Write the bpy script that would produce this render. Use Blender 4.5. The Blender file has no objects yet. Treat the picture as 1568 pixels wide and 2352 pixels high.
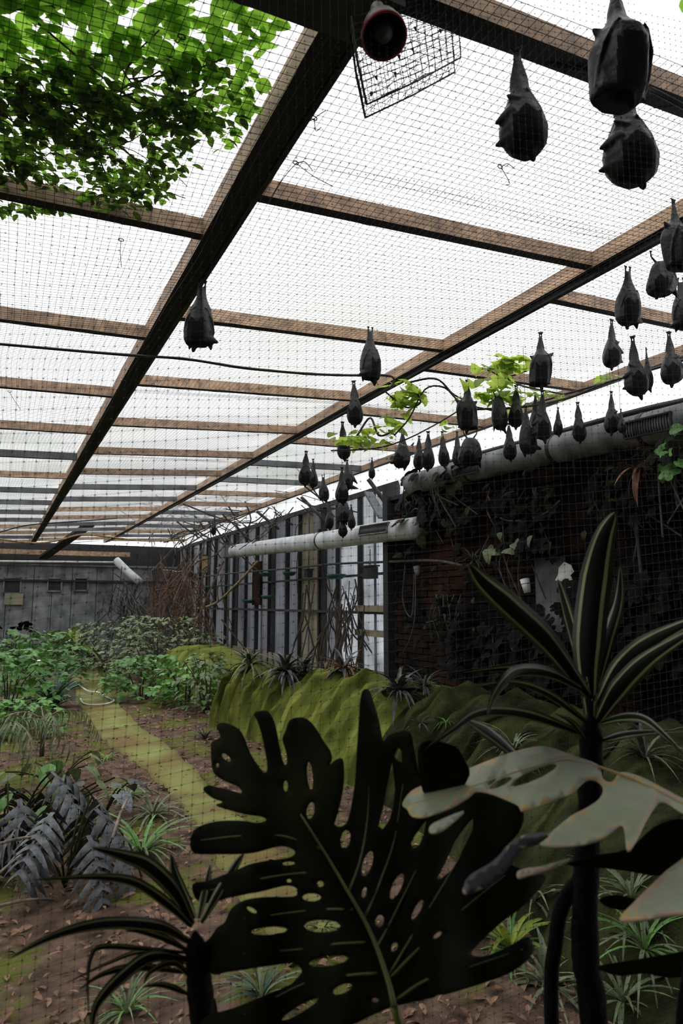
import bpy, bmesh, math, random
import numpy as np
from mathutils import Vector, Matrix, geometry
# ------------------------------------------------------------------ camera, sky, exposure
sc = bpy.context.scene
C = sc.collection
EYE = 1.55                                   # eye height; everything is laid out from the eye and lifted at the end
F, CX, CY = 1568.0, 784.0, 1176.0
PITCH = math.atan((1385 - CY) / F)
YAW = math.atan((CX + 8) / math.hypot(F, 1385 - CY))
FH = Vector((math.sin(YAW), math.cos(YAW), 0)); RT = Vector((math.cos(YAW), -math.sin(YAW), 0))
UPW = Vector((0, 0, 1))
FW = FH * math.cos(PITCH) + UPW * math.sin(PITCH)
UP = UPW * math.cos(PITCH) - FH * math.sin(PITCH)
cam = bpy.data.cameras.new('camera'); camo = bpy.data.objects.new('camera', cam); C.objects.link(camo)
camo.matrix_world = Matrix((RT, UP, -FW)).transposed().to_4x4()
cam.sensor_fit = 'HORIZONTAL'; cam.sensor_width = 36; cam.lens = 36.0
cam.clip_start = 0.05; cam.clip_end = 200
cam.dof.use_dof = True; cam.dof.focus_distance = 5.0; cam.dof.aperture_fstop = 9
sc.camera = camo
w = bpy.data.worlds.new('overcast'); sc.world = w; w.use_nodes = True
bg = w.node_tree.nodes['Background']; bg.inputs[0].default_value = (0.96, 0.98, 1.0, 1); bg.inputs[1].default_value = 2.15
vs = sc.view_settings
vs.view_transform = 'Standard'; vs.look = 'None'; vs.gamma = 1.0; vs.use_curve_mapping = False; vs.exposure = 0.0
sc.cycles.max_bounces = 8; sc.cycles.transparent_max_bounces = 24
sc.cycles.use_denoising = True

# ------------------------------------------------------------------ helpers
rnd = random.Random(7)
def ray(px, py):
    return FW + RT * ((px - CX) / F) - UP * ((py - CY) / F)
def onZ(px, py, z): d = ray(px, py); return d * (z / d.z)
def onX(px, py, x): d = ray(px, py); return d * (x / d.x)
def onY(px, py, y): d = ray(px, py); return d * (y / d.y)
def at(px, py, depth): return ray(px, py) * depth
def lerp(a, b, t): return a + (b - a) * t
def interp(x, tab):
    if x <= tab[0][0]: return tab[0][1]
    for (a, va), (b, vb) in zip(tab, tab[1:]):
        if x <= b: return va + (vb - va) * (x - a) / (b - a)
    return tab[-1][1]
def s2l(c):
    return tuple((v / 255 / 12.92 if v / 255 <= .04045 else ((v / 255 + .055) / 1.055) ** 2.4) for v in c[:3]) + (1,)
def spline(pts, n):
    P = [Vector(p) for p in pts]; out = []
    m = len(P) - 1
    for i in range(n + 1):
        t = i / n * m; k = min(int(t), m - 1); u = t - k
        p0 = P[k - 1] if k > 0 else P[0] * 2 - P[1]
        p1, p2 = P[k], P[k + 1]
        p3 = P[k + 2] if k + 2 <= m else P[m] * 2 - P[m - 1]
        out.append(.5 * ((2 * p1) + (p2 - p0) * u + (2 * p0 - 5 * p1 + 4 * p2 - p3) * u * u + (3 * p1 - p0 - 3 * p2 + p3) * u ** 3))
    return out

# ------------------------------------------------------------------ materials
MATS = {}
def mat(name, c1, c2=None, scale=6, rough=.65, bump=0, bscale=40, transl=0, tcol=None, spec=.4, rv=0, world=False, stretch=None, ramp=(.35, .65), detail=5):
    m = bpy.data.materials.new(name); m.use_nodes = True; nt = m.node_tree; N = nt.nodes; Lk = nt.links
    p = N['Principled BSDF']; out = N['Material Output']
    p.inputs['Roughness'].default_value = rough; p.inputs['Specular IOR Level'].default_value = spec
    if world: co = N.new('ShaderNodeNewGeometry').outputs['Position']
    else: co = N.new('ShaderNodeTexCoord').outputs['Object']
    if stretch:
        mp = N.new('ShaderNodeMapping'); mp.inputs['Scale'].default_value = stretch; Lk.new(co, mp.inputs['Vector']); co = mp.outputs['Vector']
    nz = N.new('ShaderNodeTexNoise'); nz.inputs['Scale'].default_value = scale; nz.inputs['Detail'].default_value = detail
    Lk.new(co, nz.inputs['Vector'])
    cr = N.new('ShaderNodeValToRGB'); Lk.new(nz.outputs['Fac'], cr.inputs['Fac'])
    e = cr.color_ramp.elements; e[0].position, e[1].position = ramp
    e[0].color = s2l(c1); e[1].color = s2l(c2 or c1)
    col = cr.outputs['Color']
    if rv:
        oi = N.new('ShaderNodeObjectInfo'); mr = N.new('ShaderNodeMapRange')
        mr.inputs['To Min'].default_value = 1 - rv; mr.inputs['To Max'].default_value = 1 + rv
        Lk.new(oi.outputs['Random'], mr.inputs['Value'])
        hs = N.new('ShaderNodeHueSaturation'); Lk.new(mr.outputs['Result'], hs.inputs['Value']); Lk.new(col, hs.inputs['Color']); col = hs.outputs['Color']
    Lk.new(col, p.inputs['Base Color'])
    if bump:
        n2 = N.new('ShaderNodeTexNoise'); n2.inputs['Scale'].default_value = bscale; n2.inputs['Detail'].default_value = 4
        Lk.new(co, n2.inputs['Vector'])
        b = N.new('ShaderNodeBump'); b.inputs['Strength'].default_value = bump; b.inputs['Distance'].default_value = .02
        Lk.new(n2.outputs['Fac'], b.inputs['Height']); Lk.new(b.outputs['Normal'], p.inputs['Normal'])
    if transl:
        tr = N.new('ShaderNodeBsdfTranslucent')
        if tcol: tr.inputs['Color'].default_value = s2l(tcol)
        else: Lk.new(col, tr.inputs['Color'])
        mx = N.new('ShaderNodeMixShader'); mx.inputs['Fac'].default_value = transl
        Lk.new(p.outputs[0], mx.inputs[1]); Lk.new(tr.outputs[0], mx.inputs[2]); Lk.new(mx.outputs[0], out.inputs[0])
    MATS[name] = m
    return m
def film(name, c1, c2, scale, clear, trans, ramp=(.45, .75), rough=.25, stretch=None):
    # thin translucent polythene: clear part + milky part, glossy skin by Fresnel
    m = bpy.data.materials.new(name); m.use_nodes = True; nt = m.node_tree; N = nt.nodes; Lk = nt.links
    N.remove(N['Principled BSDF']); out = N['Material Output']
    co = N.new('ShaderNodeTexCoord').outputs['Object']
    if stretch:
        mp = N.new('ShaderNodeMapping'); mp.inputs['Scale'].default_value = stretch; Lk.new(co, mp.inputs['Vector']); co = mp.outputs['Vector']
    nz = N.new('ShaderNodeTexNoise'); nz.inputs['Scale'].default_value = scale; nz.inputs['Detail'].default_value = 4; Lk.new(co, nz.inputs['Vector'])
    cr = N.new('ShaderNodeValToRGB'); Lk.new(nz.outputs['Fac'], cr.inputs['Fac'])
    e = cr.color_ramp.elements; e[0].position, e[1].position = ramp; e[0].color = s2l(c1); e[1].color = s2l(c2)
    tp = N.new('ShaderNodeBsdfTransparent'); tl = N.new('ShaderNodeBsdfTranslucent'); df = N.new('ShaderNodeBsdfDiffuse'); gl = N.new('ShaderNodeBsdfGlossy')
    gl.inputs['Roughness'].default_value = rough
    for s in (tp, tl, df): Lk.new(cr.outputs['Color'], s.inputs['Color'])
    a = N.new('ShaderNodeMixShader'); a.inputs['Fac'].default_value = trans; Lk.new(df.outputs[0], a.inputs[1]); Lk.new(tl.outputs[0], a.inputs[2])
    b = N.new('ShaderNodeMixShader'); b.inputs['Fac'].default_value = clear; Lk.new(a.outputs[0], b.inputs[1]); Lk.new(tp.outputs[0], b.inputs[2])
    lw = N.new('ShaderNodeLayerWeight'); pw = N.new('ShaderNodeMath'); pw.operation = 'POWER'; pw.inputs[1].default_value = 3.6   # grazing gloss of a double skin
    Lk.new(lw.outputs['Facing'], pw.inputs[0])
    fr = N.new('ShaderNodeMapRange'); fr.inputs['To Min'].default_value = .04; fr.inputs['To Max'].default_value = .92; Lk.new(pw.outputs[0], fr.inputs['Value'])
    c = N.new('ShaderNodeMixShader'); Lk.new(fr.outputs[0], c.inputs['Fac']); Lk.new(b.outputs[0], c.inputs[1]); Lk.new(gl.outputs[0], c.inputs[2])
    Lk.new(c.outputs[0], out.inputs[0]); MATS[name] = m
    return m
film('polythene', (255, 255, 255), (238, 241, 226), .8, .5, .85)
film('polythene_side', (250, 250, 250), (215, 218, 212), 1.2, .35, .8)
film('grimy_sheet', (96, 98, 102), (54, 56, 60), 1.4, .02, .5, stretch=(1, 1, .35))
film('pale_sheet', (172, 175, 179), (104, 107, 111), 2.0, .06, .6, ramp=(.3, .7))
mat('timber', (206, 172, 142), (150, 126, 108), 3, .75, .25, 30, stretch=(6, 1.0, 6), rv=.25, world=True)
mat('old_timber', (128, 96, 74), (72, 56, 46), 3, .8, .3, 30, rv=.2, world=True)
mat('grey_timber', (122, 124, 128), (78, 80, 84), 3, .8, .3, 30, rv=.2, world=True)
mat('post_grey', (62, 62, 64), (40, 40, 42), 6, .8)
mat('dark_post', (36, 36, 38), (22, 22, 24), 6, .7)
mat('shade_and_batten', (26, 25, 25), (16, 16, 16), 6, .8)  # near-black for roof timber undersides, shade put into the colour
mat('net_black', (16, 16, 17), (10, 10, 11), 6, .6)
def ground_mat():
    m = mat('ground', (118, 96, 82), (74, 58, 50), 7, .95, .8, 60, world=True, spec=.1); nt = m.node_tree; N = nt.nodes; Lk = nt.links
    p = N['Principled BSDF']; src = p.inputs['Base Color'].links[0].from_socket
    pos = N.new('ShaderNodeNewGeometry').outputs['Position']; nz = N.new('ShaderNodeTexNoise'); nz.inputs['Scale'].default_value = 1.1; nz.inputs['Detail'].default_value = 6; nz.inputs['Roughness'].default_value = .65; Lk.new(pos, nz.inputs['Vector'])
    cr = N.new('ShaderNodeValToRGB'); Lk.new(nz.outputs['Fac'], cr.inputs['Fac']); cr.color_ramp.elements[0].position = .50; cr.color_ramp.elements[1].position = .56
    mx = N.new('ShaderNodeMix'); mx.data_type = 'RGBA'; Lk.new(cr.outputs['Color'], mx.inputs['Factor']); Lk.new(src, mx.inputs['A']); mx.inputs['B'].default_value = s2l((96, 100, 46)); Lk.new(mx.outputs['Result'], p.inputs['Base Color'])
ground_mat()
mat('litter', (164, 130, 108), (84, 60, 48), 9, .9, 0, spec=.15, world=True, ramp=(.3, .7))
mat('moss_shaded', (68, 72, 38), (28, 31, 16), 4, .95, .8, 90, world=True, spec=.1, stretch=(1, 1, .45))  # darker copy of the moss, painting shade onto the near bank
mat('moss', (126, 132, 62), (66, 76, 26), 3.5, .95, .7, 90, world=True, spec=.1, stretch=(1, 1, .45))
mat('moss_path', (138, 144, 86), (116, 100, 64), 1.8, .95, .5, 70, world=True, spec=.1)
mat('brick', (52, 30, 20), (3, 3, 3), 1.3, .9, .5, 40, world=True, spec=.15, ramp=(.36, .52), rv=.25)  # brown brick broken by near-black noise patches
mat('mortar', (8, 8, 7), (3, 3, 3), 2, .95, .4, world=True, spec=.1)
mat('duct_white', (205, 207, 210), (165, 167, 170), 4, .55, .05, world=True)
mat('duct_grey', (120, 122, 125), (72, 74, 76), 5, .6, .1, 200, world=True)
mat('grille', (38, 38, 40), (26, 26, 27), 5, .5)
mat('shade_board', (40, 34, 30), (24, 20, 18), 4, .85)
mat('bat_wing', (27, 27, 30), (15, 15, 17), 7, .5, .25, 14, spec=.35)
mat('bat_fur', (22, 20, 19), (11, 10, 10), 30, .85, .6, 120, spec=.15)
mat('rope_dark', (30, 28, 27), (18, 17, 17), 12, .85)
mat('rope_tan', (176, 150, 112), (120, 98, 70), 20, .9)
mat('hose_black', (24, 24, 27), (16, 16, 18), 4, .5)
mat('lamp_red', (150, 22, 34), (110, 14, 24), 4, .45)
mat('lamp_inner', (46, 44, 44), (30, 29, 29), 5, .6)
mat('lamp_metal', (120, 118, 116), (80, 78, 77), 5, .45)
mat('white_plastic', (225, 225, 225), (190, 190, 188), 6, .5)
mat('teal_plastic', (40, 96, 84), (28, 70, 62), 4, .5)
mat('cream_board', (150, 132, 116), (112, 118, 92), 2.2, .85, world=True)
mat('vine_shaded', (38, 50, 18), (18, 26, 10), 6, .5, transl=.5, tcol=(78, 106, 34), rv=.4)  # darker leaf copy for the creeper's inside, overlap shade put into colour
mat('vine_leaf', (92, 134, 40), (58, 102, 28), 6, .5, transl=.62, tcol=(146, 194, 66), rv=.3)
mat('lime_leaf', (140, 166, 54), (104, 140, 36), 6, .5, transl=.55, tcol=(190, 214, 92), rv=.25)
mat('bright_leaf', (112, 160, 76), (66, 116, 50), 5, .45, transl=.22, rv=.35, spec=.45)
mat('blue_leaf', (72, 104, 84), (50, 80, 66), 5, .5, transl=.15, rv=.25)
mat('grey_leaf', (124, 134, 98), (76, 90, 60), 5, .5, transl=.12, rv=.35)
mat('yellow_leaf', (150, 166, 56), (104, 124, 40), 5, .5, transl=.25, rv=.3)
mat('dead_leaf', (128, 98, 74), (78, 58, 46), 5, .8, transl=.1, rv=.3)
mat('dark_leaf', (12, 16, 8), (4, 5, 3), 5, .6, rv=.5, spec=.06)
mat('olive_leaf', (52, 54, 20), (16, 19, 8), 5, .6, rv=.5, spec=.08)
mat('silver_leaf', (92, 94, 98), (46, 48, 52), 9, .45, rv=.45)
mat('bromeliad', (84, 86, 86), (30, 31, 32), 6, .4, rv=.5)
mat('bromeliad_red', (150, 92, 58), (60, 40, 30), 6, .5, rv=.4)
mat('twig', (74, 62, 52), (40, 34, 30), 12, .85)
mat('pale_twig', (150, 136, 122), (98, 88, 80), 12, .85)
mat('brown_vine', (116, 88, 70), (62, 48, 42), 12, .9, rv=.3)
mat('root_pale', (84, 82, 80), (44, 43, 43), 12, .85)
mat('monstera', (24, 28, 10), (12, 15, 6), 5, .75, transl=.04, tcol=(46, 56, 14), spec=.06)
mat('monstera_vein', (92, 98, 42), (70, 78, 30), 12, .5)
mat('monstera_lit', (150, 156, 128), (118, 124, 100), 7, .42, .1, 30, transl=.04)  # lightened monstera copy, roof light painted into the leaf
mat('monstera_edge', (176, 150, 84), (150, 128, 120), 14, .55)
mat('dracaena_green', (10, 24, 11), (5, 10, 6), 6, .6, spec=.12)
mat('dracaena_stripe', (150, 150, 104), (112, 112, 74), 10, .45)
mat('dracaena_edge', (34, 46, 20), (24, 34, 14), 6, .4)
mat('cane', (20, 19, 20), (10, 10, 10), 14, .9, .6, 60, spec=.1)
M = MATS

# ------------------------------------------------------------------ mesh builder
class MB:
    def __init__(s): s.v = []; s.f = []; s.m = []
    def quadgrid(s, rows, mi=0, closed=False):
        b = len(s.v); n = len(rows[0])
        for r in rows: s.v += [tuple(p) for p in r]
        for i in range(len(rows) - 1):
            for j in range(n if closed else n - 1):
                k = (j + 1) % n
                s.f.append((b + i * n + j, b + i * n + k, b + (i + 1) * n + k, b + (i + 1) * n + j))
                s.m.append(mi[j] if isinstance(mi, (list, tuple)) else mi)
        return b
    def tube(s, pts, r, n=6, mi=0, cap=True):
        pts = [Vector(p) for p in pts]
        if len(pts) < 2: return
        rs = r if isinstance(r, (list, tuple)) else [r] * len(pts)
        t0 = (pts[1] - pts[0]).normalized()
        a = t0.orthogonal().normalized(); rows = []
        for i, p in enumerate(pts):
            t = (pts[min(i + 1, len(pts) - 1)] - pts[max(i - 1, 0)])
            t = t.normalized() if t.length > 1e-9 else t0
            a = (a - t * a.dot(t)); a = a.normalized() if a.length > 1e-6 else t.orthogonal().normalized()
            b = t.cross(a)
            rows.append([p + (a * math.cos(q) + b * math.sin(q)) * rs[i] for q in (2 * math.pi * k / n for k in range(n))])
        b0 = s.quadgrid(rows, mi, True)
        if cap:
            s.f.append(tuple(b0 + k for k in range(n))[::-1]); s.m.append(mi)
            e = b0 + (len(rows) - 1) * n
            s.f.append(tuple(e + k for k in range(n))); s.m.append(mi)
    def box(s, c, size, mi=0, rot=None):
        c = Vector(c); hx, hy, hz = (x / 2 for x in size); b = len(s.v)
        for dx in (-hx, hx):
            for dy in (-hy, hy):
                for dz in (-hz, hz):
                    d = Vector((dx, dy, dz)); d = rot @ d if rot else d
                    s.v.append(tuple(c + d))
        for q in ((0, 1, 3, 2), (4, 6, 7, 5), (0, 4, 5, 1), (2, 3, 7, 6), (0, 2, 6, 4), (1, 5, 7, 3)):
            s.f.append(tuple(b + k for k in q)); s.m.append(mi)
    def bar(s, a, b, wd, ht, mi=0, under=False):
        # rectangular bar from a to b; bottom face on the line a-b, width sideways, height up
        a, b = Vector(a), Vector(b); t = (b - a).normalized(); sd = t.cross(UPW).normalized(); up = sd.cross(t)
        rows = [[p - sd * wd / 2, p + sd * wd / 2, p + sd * wd / 2 + up * ht, p - sd * wd / 2 + up * ht] for p in (a, b)]
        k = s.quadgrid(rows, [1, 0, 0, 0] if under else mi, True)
        s.f += [(k + 3, k + 2, k + 1, k), (k + 4, k + 5, k + 6, k + 7)]; s.m += [mi, mi]
    def build(s, name, mats, parent=None, smooth=False, loc=None):
        off = Vector(loc) if loc is not None else (Vector(parent.location) if parent else Vector((0, 0, 0)))
        # a child of a child takes the sum of its ancestors' offsets
        if loc is None and parent:
            q = parent.parent
            while q: off = off + Vector(q.location); q = q.parent
        me = bpy.data.meshes.new(name)
        me.from_pydata([(x - off.x, y - off.y, z - off.z) for x, y, z in s.v], [], s.f)
        mats = mats if isinstance(mats, (list, tuple)) else [mats]
        for k in mats: me.materials.append(M[k])
        if any(s.m): me.polygons.foreach_set('material_index', s.m)
        if smooth: me.polygons.foreach_set('use_smooth', [True] * len(me.polygons))
        me.update()
        o = bpy.data.objects.new(name, me); C.objects.link(o)
        if parent: o.parent = parent
        elif loc is not None: o.location = off
        return o
def tag(o, label, cat=None, group=None, kind=None):
    if label: o['label'] = label
    if cat: o['category'] = cat
    if group: o['group'] = group
    if kind: o['kind'] = kind
    return o
def thing(name, loc, label, cat=None, group=None, kind=None):
    o = bpy.data.objects.new(name, None); C.objects.link(o); o.location = loc; o.empty_display_size = .1
    return tag(o, label, cat, group, kind)
def piece(name, me, parent, mw):
    # a copy of a shared mesh placed by a world matrix under a parent that is only translated
    o = bpy.data.objects.new(name, me); C.objects.link(o); o.parent = parent
    off = Vector((0, 0, 0)); q = parent
    while q: off += Vector(q.location); q = q.parent
    o.matrix_local = Matrix.Translation(-off) @ mw
    return o
def frame(p, d, nrm, s=1.0):
    d = Vector(d).normalized(); nrm = Vector(nrm); x = d.cross(nrm)
    x = x.normalized() if x.length > 1e-6 else d.orthogonal().normalized()
    z = x.cross(d)
    return Matrix.Translation(p) @ Matrix((x, d, z)).transposed().to_4x4() @ Matrix.Scale(s, 4)
def wires(lines, r, sides=3):
    # many thin wires at once
    V, Fc = [], []; base = 0
    for P in lines:
        P = np.asarray(P, float); n = len(P)
        T = np.gradient(P, axis=0); T /= np.linalg.norm(T, axis=1)[:, None] + 1e-12
        ref = np.array([0, 0, 1.0]) if abs(T[0][2]) < .8 else np.array([1.0, 0, 0])
        A = np.cross(T, ref); A /= np.linalg.norm(A, axis=1)[:, None] + 1e-12; B = np.cross(T, A)
        ring = np.stack([P + r * (A * math.cos(q) + B * math.sin(q)) for q in [2 * math.pi * k / sides for k in range(sides)]], 1)
        V.append(ring.reshape(-1, 3))
        i = np.arange(n - 1)[:, None] * sides; j = np.arange(sides)[None, :]; k = (j + 1) % sides
        Fc.append(np.stack([base + i + j, base + i + k, base + i + sides + k, base + i + sides + j], -1).reshape(-1, 4))
        base += n * sides
    return np.concatenate(V), np.concatenate(Fc)
def np_mesh(name, V, Fq, mats):
    me = bpy.data.meshes.new(name); me.vertices.add(len(V)); me.vertices.foreach_set('co', np.asarray(V, np.float32).ravel())
    n = len(Fq); k = Fq.shape[1]
    me.loops.add(n * k); me.loops.foreach_set('vertex_index', Fq.astype(np.int32).ravel())
    me.polygons.add(n); me.polygons.foreach_set('loop_start', np.arange(n, dtype=np.int32) * k)
    me.update(calc_edges=True); me.validate()
    for q in mats: me.materials.append(M[q])
    return me

# ------------------------------------------------------------------ the setting
GZ = -1.55
def roofz(x): return interp(x, [(-8, 1.35), (-1.1, 1.52), (.77, 1.60), (2.70, 1.73), (4.40, 1.79), (5.0, 1.70)])
def gz(x, y):
    return GZ + .03 * math.sin(1.7 * x + .6 * y) * math.cos(1.1 * y - .8 * x) + .012 * math.sin(5.3 * x + 2.1) * math.sin(4.7 * y)
b = MB(); xs = [-8 + i * .26 for i in range(52)]; ys = [-3 + i * .3 for i in range(81)]
b.quadgrid([[(x, y, gz(x, y)) for x in xs] for y in ys])
tag(b.build('floor', 'ground', smooth=True), 'brown earth floor strewn with leaf litter', kind='structure')

b = MB(); rows = []
PW = [((190, 1525), 60), ((205, 1570), 80), ((235, 1630), 105), ((300, 1700), 125), ((370, 1755), 115), ((430, 1810), 105), ((480, 1870), 110), ((545, 1950), 150), ((640, 2060), 210), ((780, 2200), 300)]
cen = []; wid = []
for (p, wpx) in PW:
    q = onZ(p[0], p[1], GZ); cen.append(q); wid.append(max(.3, wpx / F * q.dot(FW)) * .82)
cs = spline(cen, 60)
for i, p in enumerate(cs):
    t = (cs[min(i + 1, 60)] - cs[max(i - 1, 0)]).normalized(); sd = Vector((t.y, -t.x, 0))
    wd = interp(i / 60 * (len(wid) - 1), list(enumerate(wid))) * (1 + .08 * math.sin(i * 1.3) + .05 * math.sin(i * 3.1))
    rows.append([p + sd * wd * u for u in (-.54, -.5, -.25, 0, .25, .5, .54)])
    for k, v in enumerate(rows[-1]): v.z = gz(v.x, v.y) + (.028 if 0 < k < 6 else -.02)
b.quadgrid(rows)
tag(b.build('path', 'moss_path', smooth=True), 'narrow mossy green path winding between the beds', kind='structure')

# the mossy bank below the side wall
prof = [((3.7, 9.7), (4.3, 9.5), -1.25), ((2.95, 9.25), (3.5, 9.05), -.92), ((2.52, 8.75), (2.82, 8.5), -.82), ((2.58, 8.0), (3.02, 7.95), -.80), ((2.68, 7.2), (3.45, 7.35), -.80), ((2.78, 6.3), (3.75, 6.7), -.80), ((2.85, 5.4), (3.95, 5.8), -.80)]
prof2 = [((2.85, 5.4), (3.95, 5.8), -.80), ((2.75, 4.5), (4.1, 4.9), -.81), ((2.55, 3.6), (4.2, 4.0), -.85), ((2.3, 2.7), (4.2, 3.0), -.88), ((2.05, 1.6), (4.2, 1.8), -.9)]
def bank(prof, NT, m_, label, cat):
    b = MB(); rows = []; i0 = 0 if m_ == 'moss' else 130
    toe = spline([Vector((p[0][0], p[0][1], 0)) for p in prof], NT); cr = spline([Vector((p[1][0], p[1][1], p[2])) for p in prof], NT)
    for i in range(NT + 1):
        row = []; ii = i + i0
        for j in range(25):
            s_ = j / 18
            if s_ <= 1:
                x, y = lerp(toe[i].x, cr[i].x, s_), lerp(toe[i].y, cr[i].y, s_)
                z = lerp(GZ - .05, cr[i].z + .05 * math.sin(ii * .37) + .03 * math.sin(ii * .9), math.sin(s_ * math.pi / 2) ** .75)
                fold = .10 * math.sin(ii * .62 + 1.6 * math.sin(ii * .23)) + .05 * math.sin(ii * 1.7 + j * .12) + .02 * math.sin(ii * 3.1 + j * .5)
                k = math.sin(min(1, s_ * 1.15) * math.pi * .87) ** .6 * min(1, i / 6, (NT - i) / 6)
                x -= fold * k * .8; y -= fold * k * .6; z += .03 * math.sin(ii * .5 + j) * k
            else:
                u = (j - 18) / 6; x = lerp(cr[i].x, 5.15, u); y = cr[i].y; z = lerp(cr[i].z, -1.3, u) + .05 * math.sin(3 * u + ii * .4)
            row.append((x, y, z))
        rows.append(row)
    b.quadgrid(rows)
    return tag(b.build('mossy_bank', m_, smooth=True), label, cat, kind='structure')
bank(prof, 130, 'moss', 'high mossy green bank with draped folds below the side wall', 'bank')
bank(prof2, 90, 'moss_shaded', 'mossy bank continuing below the brick wall, coloured as if in shade', 'bank')
b = MB(); rows = []
for i in range(15):
    u = -1 + i / 7; rows.append([(3.45 + .75 * v + .05 * math.sin(7 * u), 12.2 + 1.5 * u, GZ - .05 + .82 * max(0, 1 - (u * u) ** 2) ** .5 * max(0, 1 - (v * v) ** 2) ** .5 + .02 * math.sin(9 * u + 5 * v)) for v in [-1 + k / 6 for k in range(13)]])
b.quadgrid(rows); tag(b.build('mossy_hump', 'moss', smooth=True), 'flat-topped mossy hump at the foot of the side wall', 'mound', kind='structure')

# roof: polythene on beams and rafters
ceil = thing('ceiling', (0, 0, 1.6), 'white polythene roof on brown timber beams and rafters', kind='structure')
b = MB(); xs = [-8, -5, -3, -1.1, 0, .77, 1.5, 2.2, 2.70, 3.3, 3.9, 4.40]; ys = [1.15 + .45 * i for i in range(45)]
b.quadgrid([[(x, y, roofz(x) + .15 + .012 * math.sin(y * 4.8) + .006 * math.sin(x * 5 + y)) for x in xs] for y in ys])
b.build('roof_sheet', 'polythene', ceil, True)
b = MB(); b.quadgrid([[(4.40, y, roofz(4.4) + .15), (4.58, y, 1.68), (4.70, y, 1.36)] for y in (1.15, 3, 5, 7.55)])
b.build('roof_sheet', 'polythene_side', ceil, True)
b = MB(); b.quadgrid([[(4.40, y, roofz(4.4) + .15), (5.06, y, 1.70)] for y in (7.55, 12, 16, 20.95)])
b.build('roof_sheet', 'polythene_side', ceil, True)
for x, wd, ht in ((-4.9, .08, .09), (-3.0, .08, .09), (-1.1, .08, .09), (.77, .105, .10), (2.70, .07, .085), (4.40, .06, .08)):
    b = MB(); z = roofz(x); b.bar((x, 1.25, z), (x, 20.7, z), wd, ht, under=True); b.build('beam', ['timber', 'shade_and_batten'], ceil)  # bottom face coloured dark in place of shade
for (p, q) in (((560, 330), (1450, 560)), ((250, 900), (1000, 960)), ((120, 1040), (640, 1075))):   # overlapping seams of the sheet
    a_, c_ = onZ(p[0], p[1], 1.72), onZ(q[0], q[1], 1.85); t_ = (c_ - a_).normalized(); sd_ = Vector((-t_.y, t_.x, 0)); b = MB(); rows = []
    for k in range(13):
        m_ = a_.lerp(c_, k / 12); rows.append([m_ + sd_ * w_ for w_ in (-.045, 0, .045)])
        for v in rows[-1]: v.z = roofz(v.x) + .132 + .012 * math.sin(v.y * 4.8)
    b.quadgrid(rows); b.build('seam', 'polythene_side', ceil, True)
b = MB(); b.bar((2.715, 1.3, 1.700), (2.715, 20, 1.700), .03, .02); b.build('shade_and_batten', 'hose_black', ceil)
b = MB(); b.bar((.83, 1.3, roofz(.83) - .01), (.83, 20, roofz(.83) - .01), .02, .02); b.build('shade_and_batten', 'hose_black', ceil)
bays = [(-8, -4.9), (-4.9, -3.0), (-3.0, -1.1), (-1.1, .77), (.77, 2.70), (2.70, 4.40)]
for k, (xa, xb) in enumerate(bays):
    y0, st = ((2.44, 1.32) if k == 4 or k == 2 else (2.81, 1.335))
    ls = [y0 + st * i for i in range(14)]
    ls = ([1.385] if k == 4 else [1.46]) + [l for l in ls if l < 20.4]
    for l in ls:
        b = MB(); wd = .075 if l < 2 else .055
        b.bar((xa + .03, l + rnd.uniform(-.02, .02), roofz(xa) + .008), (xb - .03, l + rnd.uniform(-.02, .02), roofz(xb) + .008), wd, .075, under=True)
        b.build('rafter', ['grey_timber' if l > 7.5 and rnd.random() < .55 else 'timber', 'shade_and_batten'], ceil)
# thick header where the near beam meets the entrance side
b = MB(); b.bar((-1.1, 1.46, roofz(-1.1) - .035), (.88, 1.46, roofz(.88) - .035), .17, .05); b.build('header', 'dark_post', ceil)

# unseen roof and back wall, added to keep light off the near plants
sh = thing('shade_roof_unseen', (0, 0, 1.9), 'unseen dark boarded roof over the camera, added to shade the near plants', kind='structure')
for i in range(16):
    b = MB(); b.box((.4, -2.9 + i * .25, 1.98), (12.5, .245, .03)); b.build('board', 'shade_board', sh)
wb = thing('shade_wall_unseen', (0, -3, 0), 'unseen dark boarded wall behind the camera, added to shade the near plants', kind='structure')
for i in range(25):
    b = MB(); b.box((-5.75 + i * .5, -3.02, .2), (.49, .03, 3.55)); b.build('board', 'shade_board', wb)

# far end wall
fw_ = thing('wall_far', (0, 20.9, GZ), 'grey boarded end wall with small dark windows', kind='structure')
x = -8.0; i = 0
while x < 5.0:
    wd = .55 + .12 * math.sin(i * 2.2)
    b = MB(); b.box((x + wd / 2, 20.9 + .012 * (i % 2), -.25), (wd - .015, .04, 2.6)); b.build('panel', 'grey_timber', fw_); x += wd; i += 1
for zz, hh, m_ in ((1.06, .05, 'grey_timber'), (.62, .05, 'dark_post')):
    b = MB(); b.box((-1.5, 20.83, zz), (13, .08, hh)); b.build('rail', m_, fw_)
b = MB(); b.bar((-8, 20.6, 1.30), (3.4, 20.6, 1.33), .1, .13); b.build('wall_plate', 'timber', fw_)
b = MB(); b.tube([(-8, 20.7, 1.13), (0, 20.7, 1.12), (3.0, 20.7, 1.17)], .03); b.build('pipe', 'white_plastic', fw_, True)
b = MB(); b.box((-1.5, 20.96, -.25), (13, .03, 2.62)); b.build('backing', 'dark_post', fw_)
b = MB(); b.box((-1.5, 21.1, 1.25), (13, .04, .9)); b.build('backing', 'dark_post', fw_)
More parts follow.
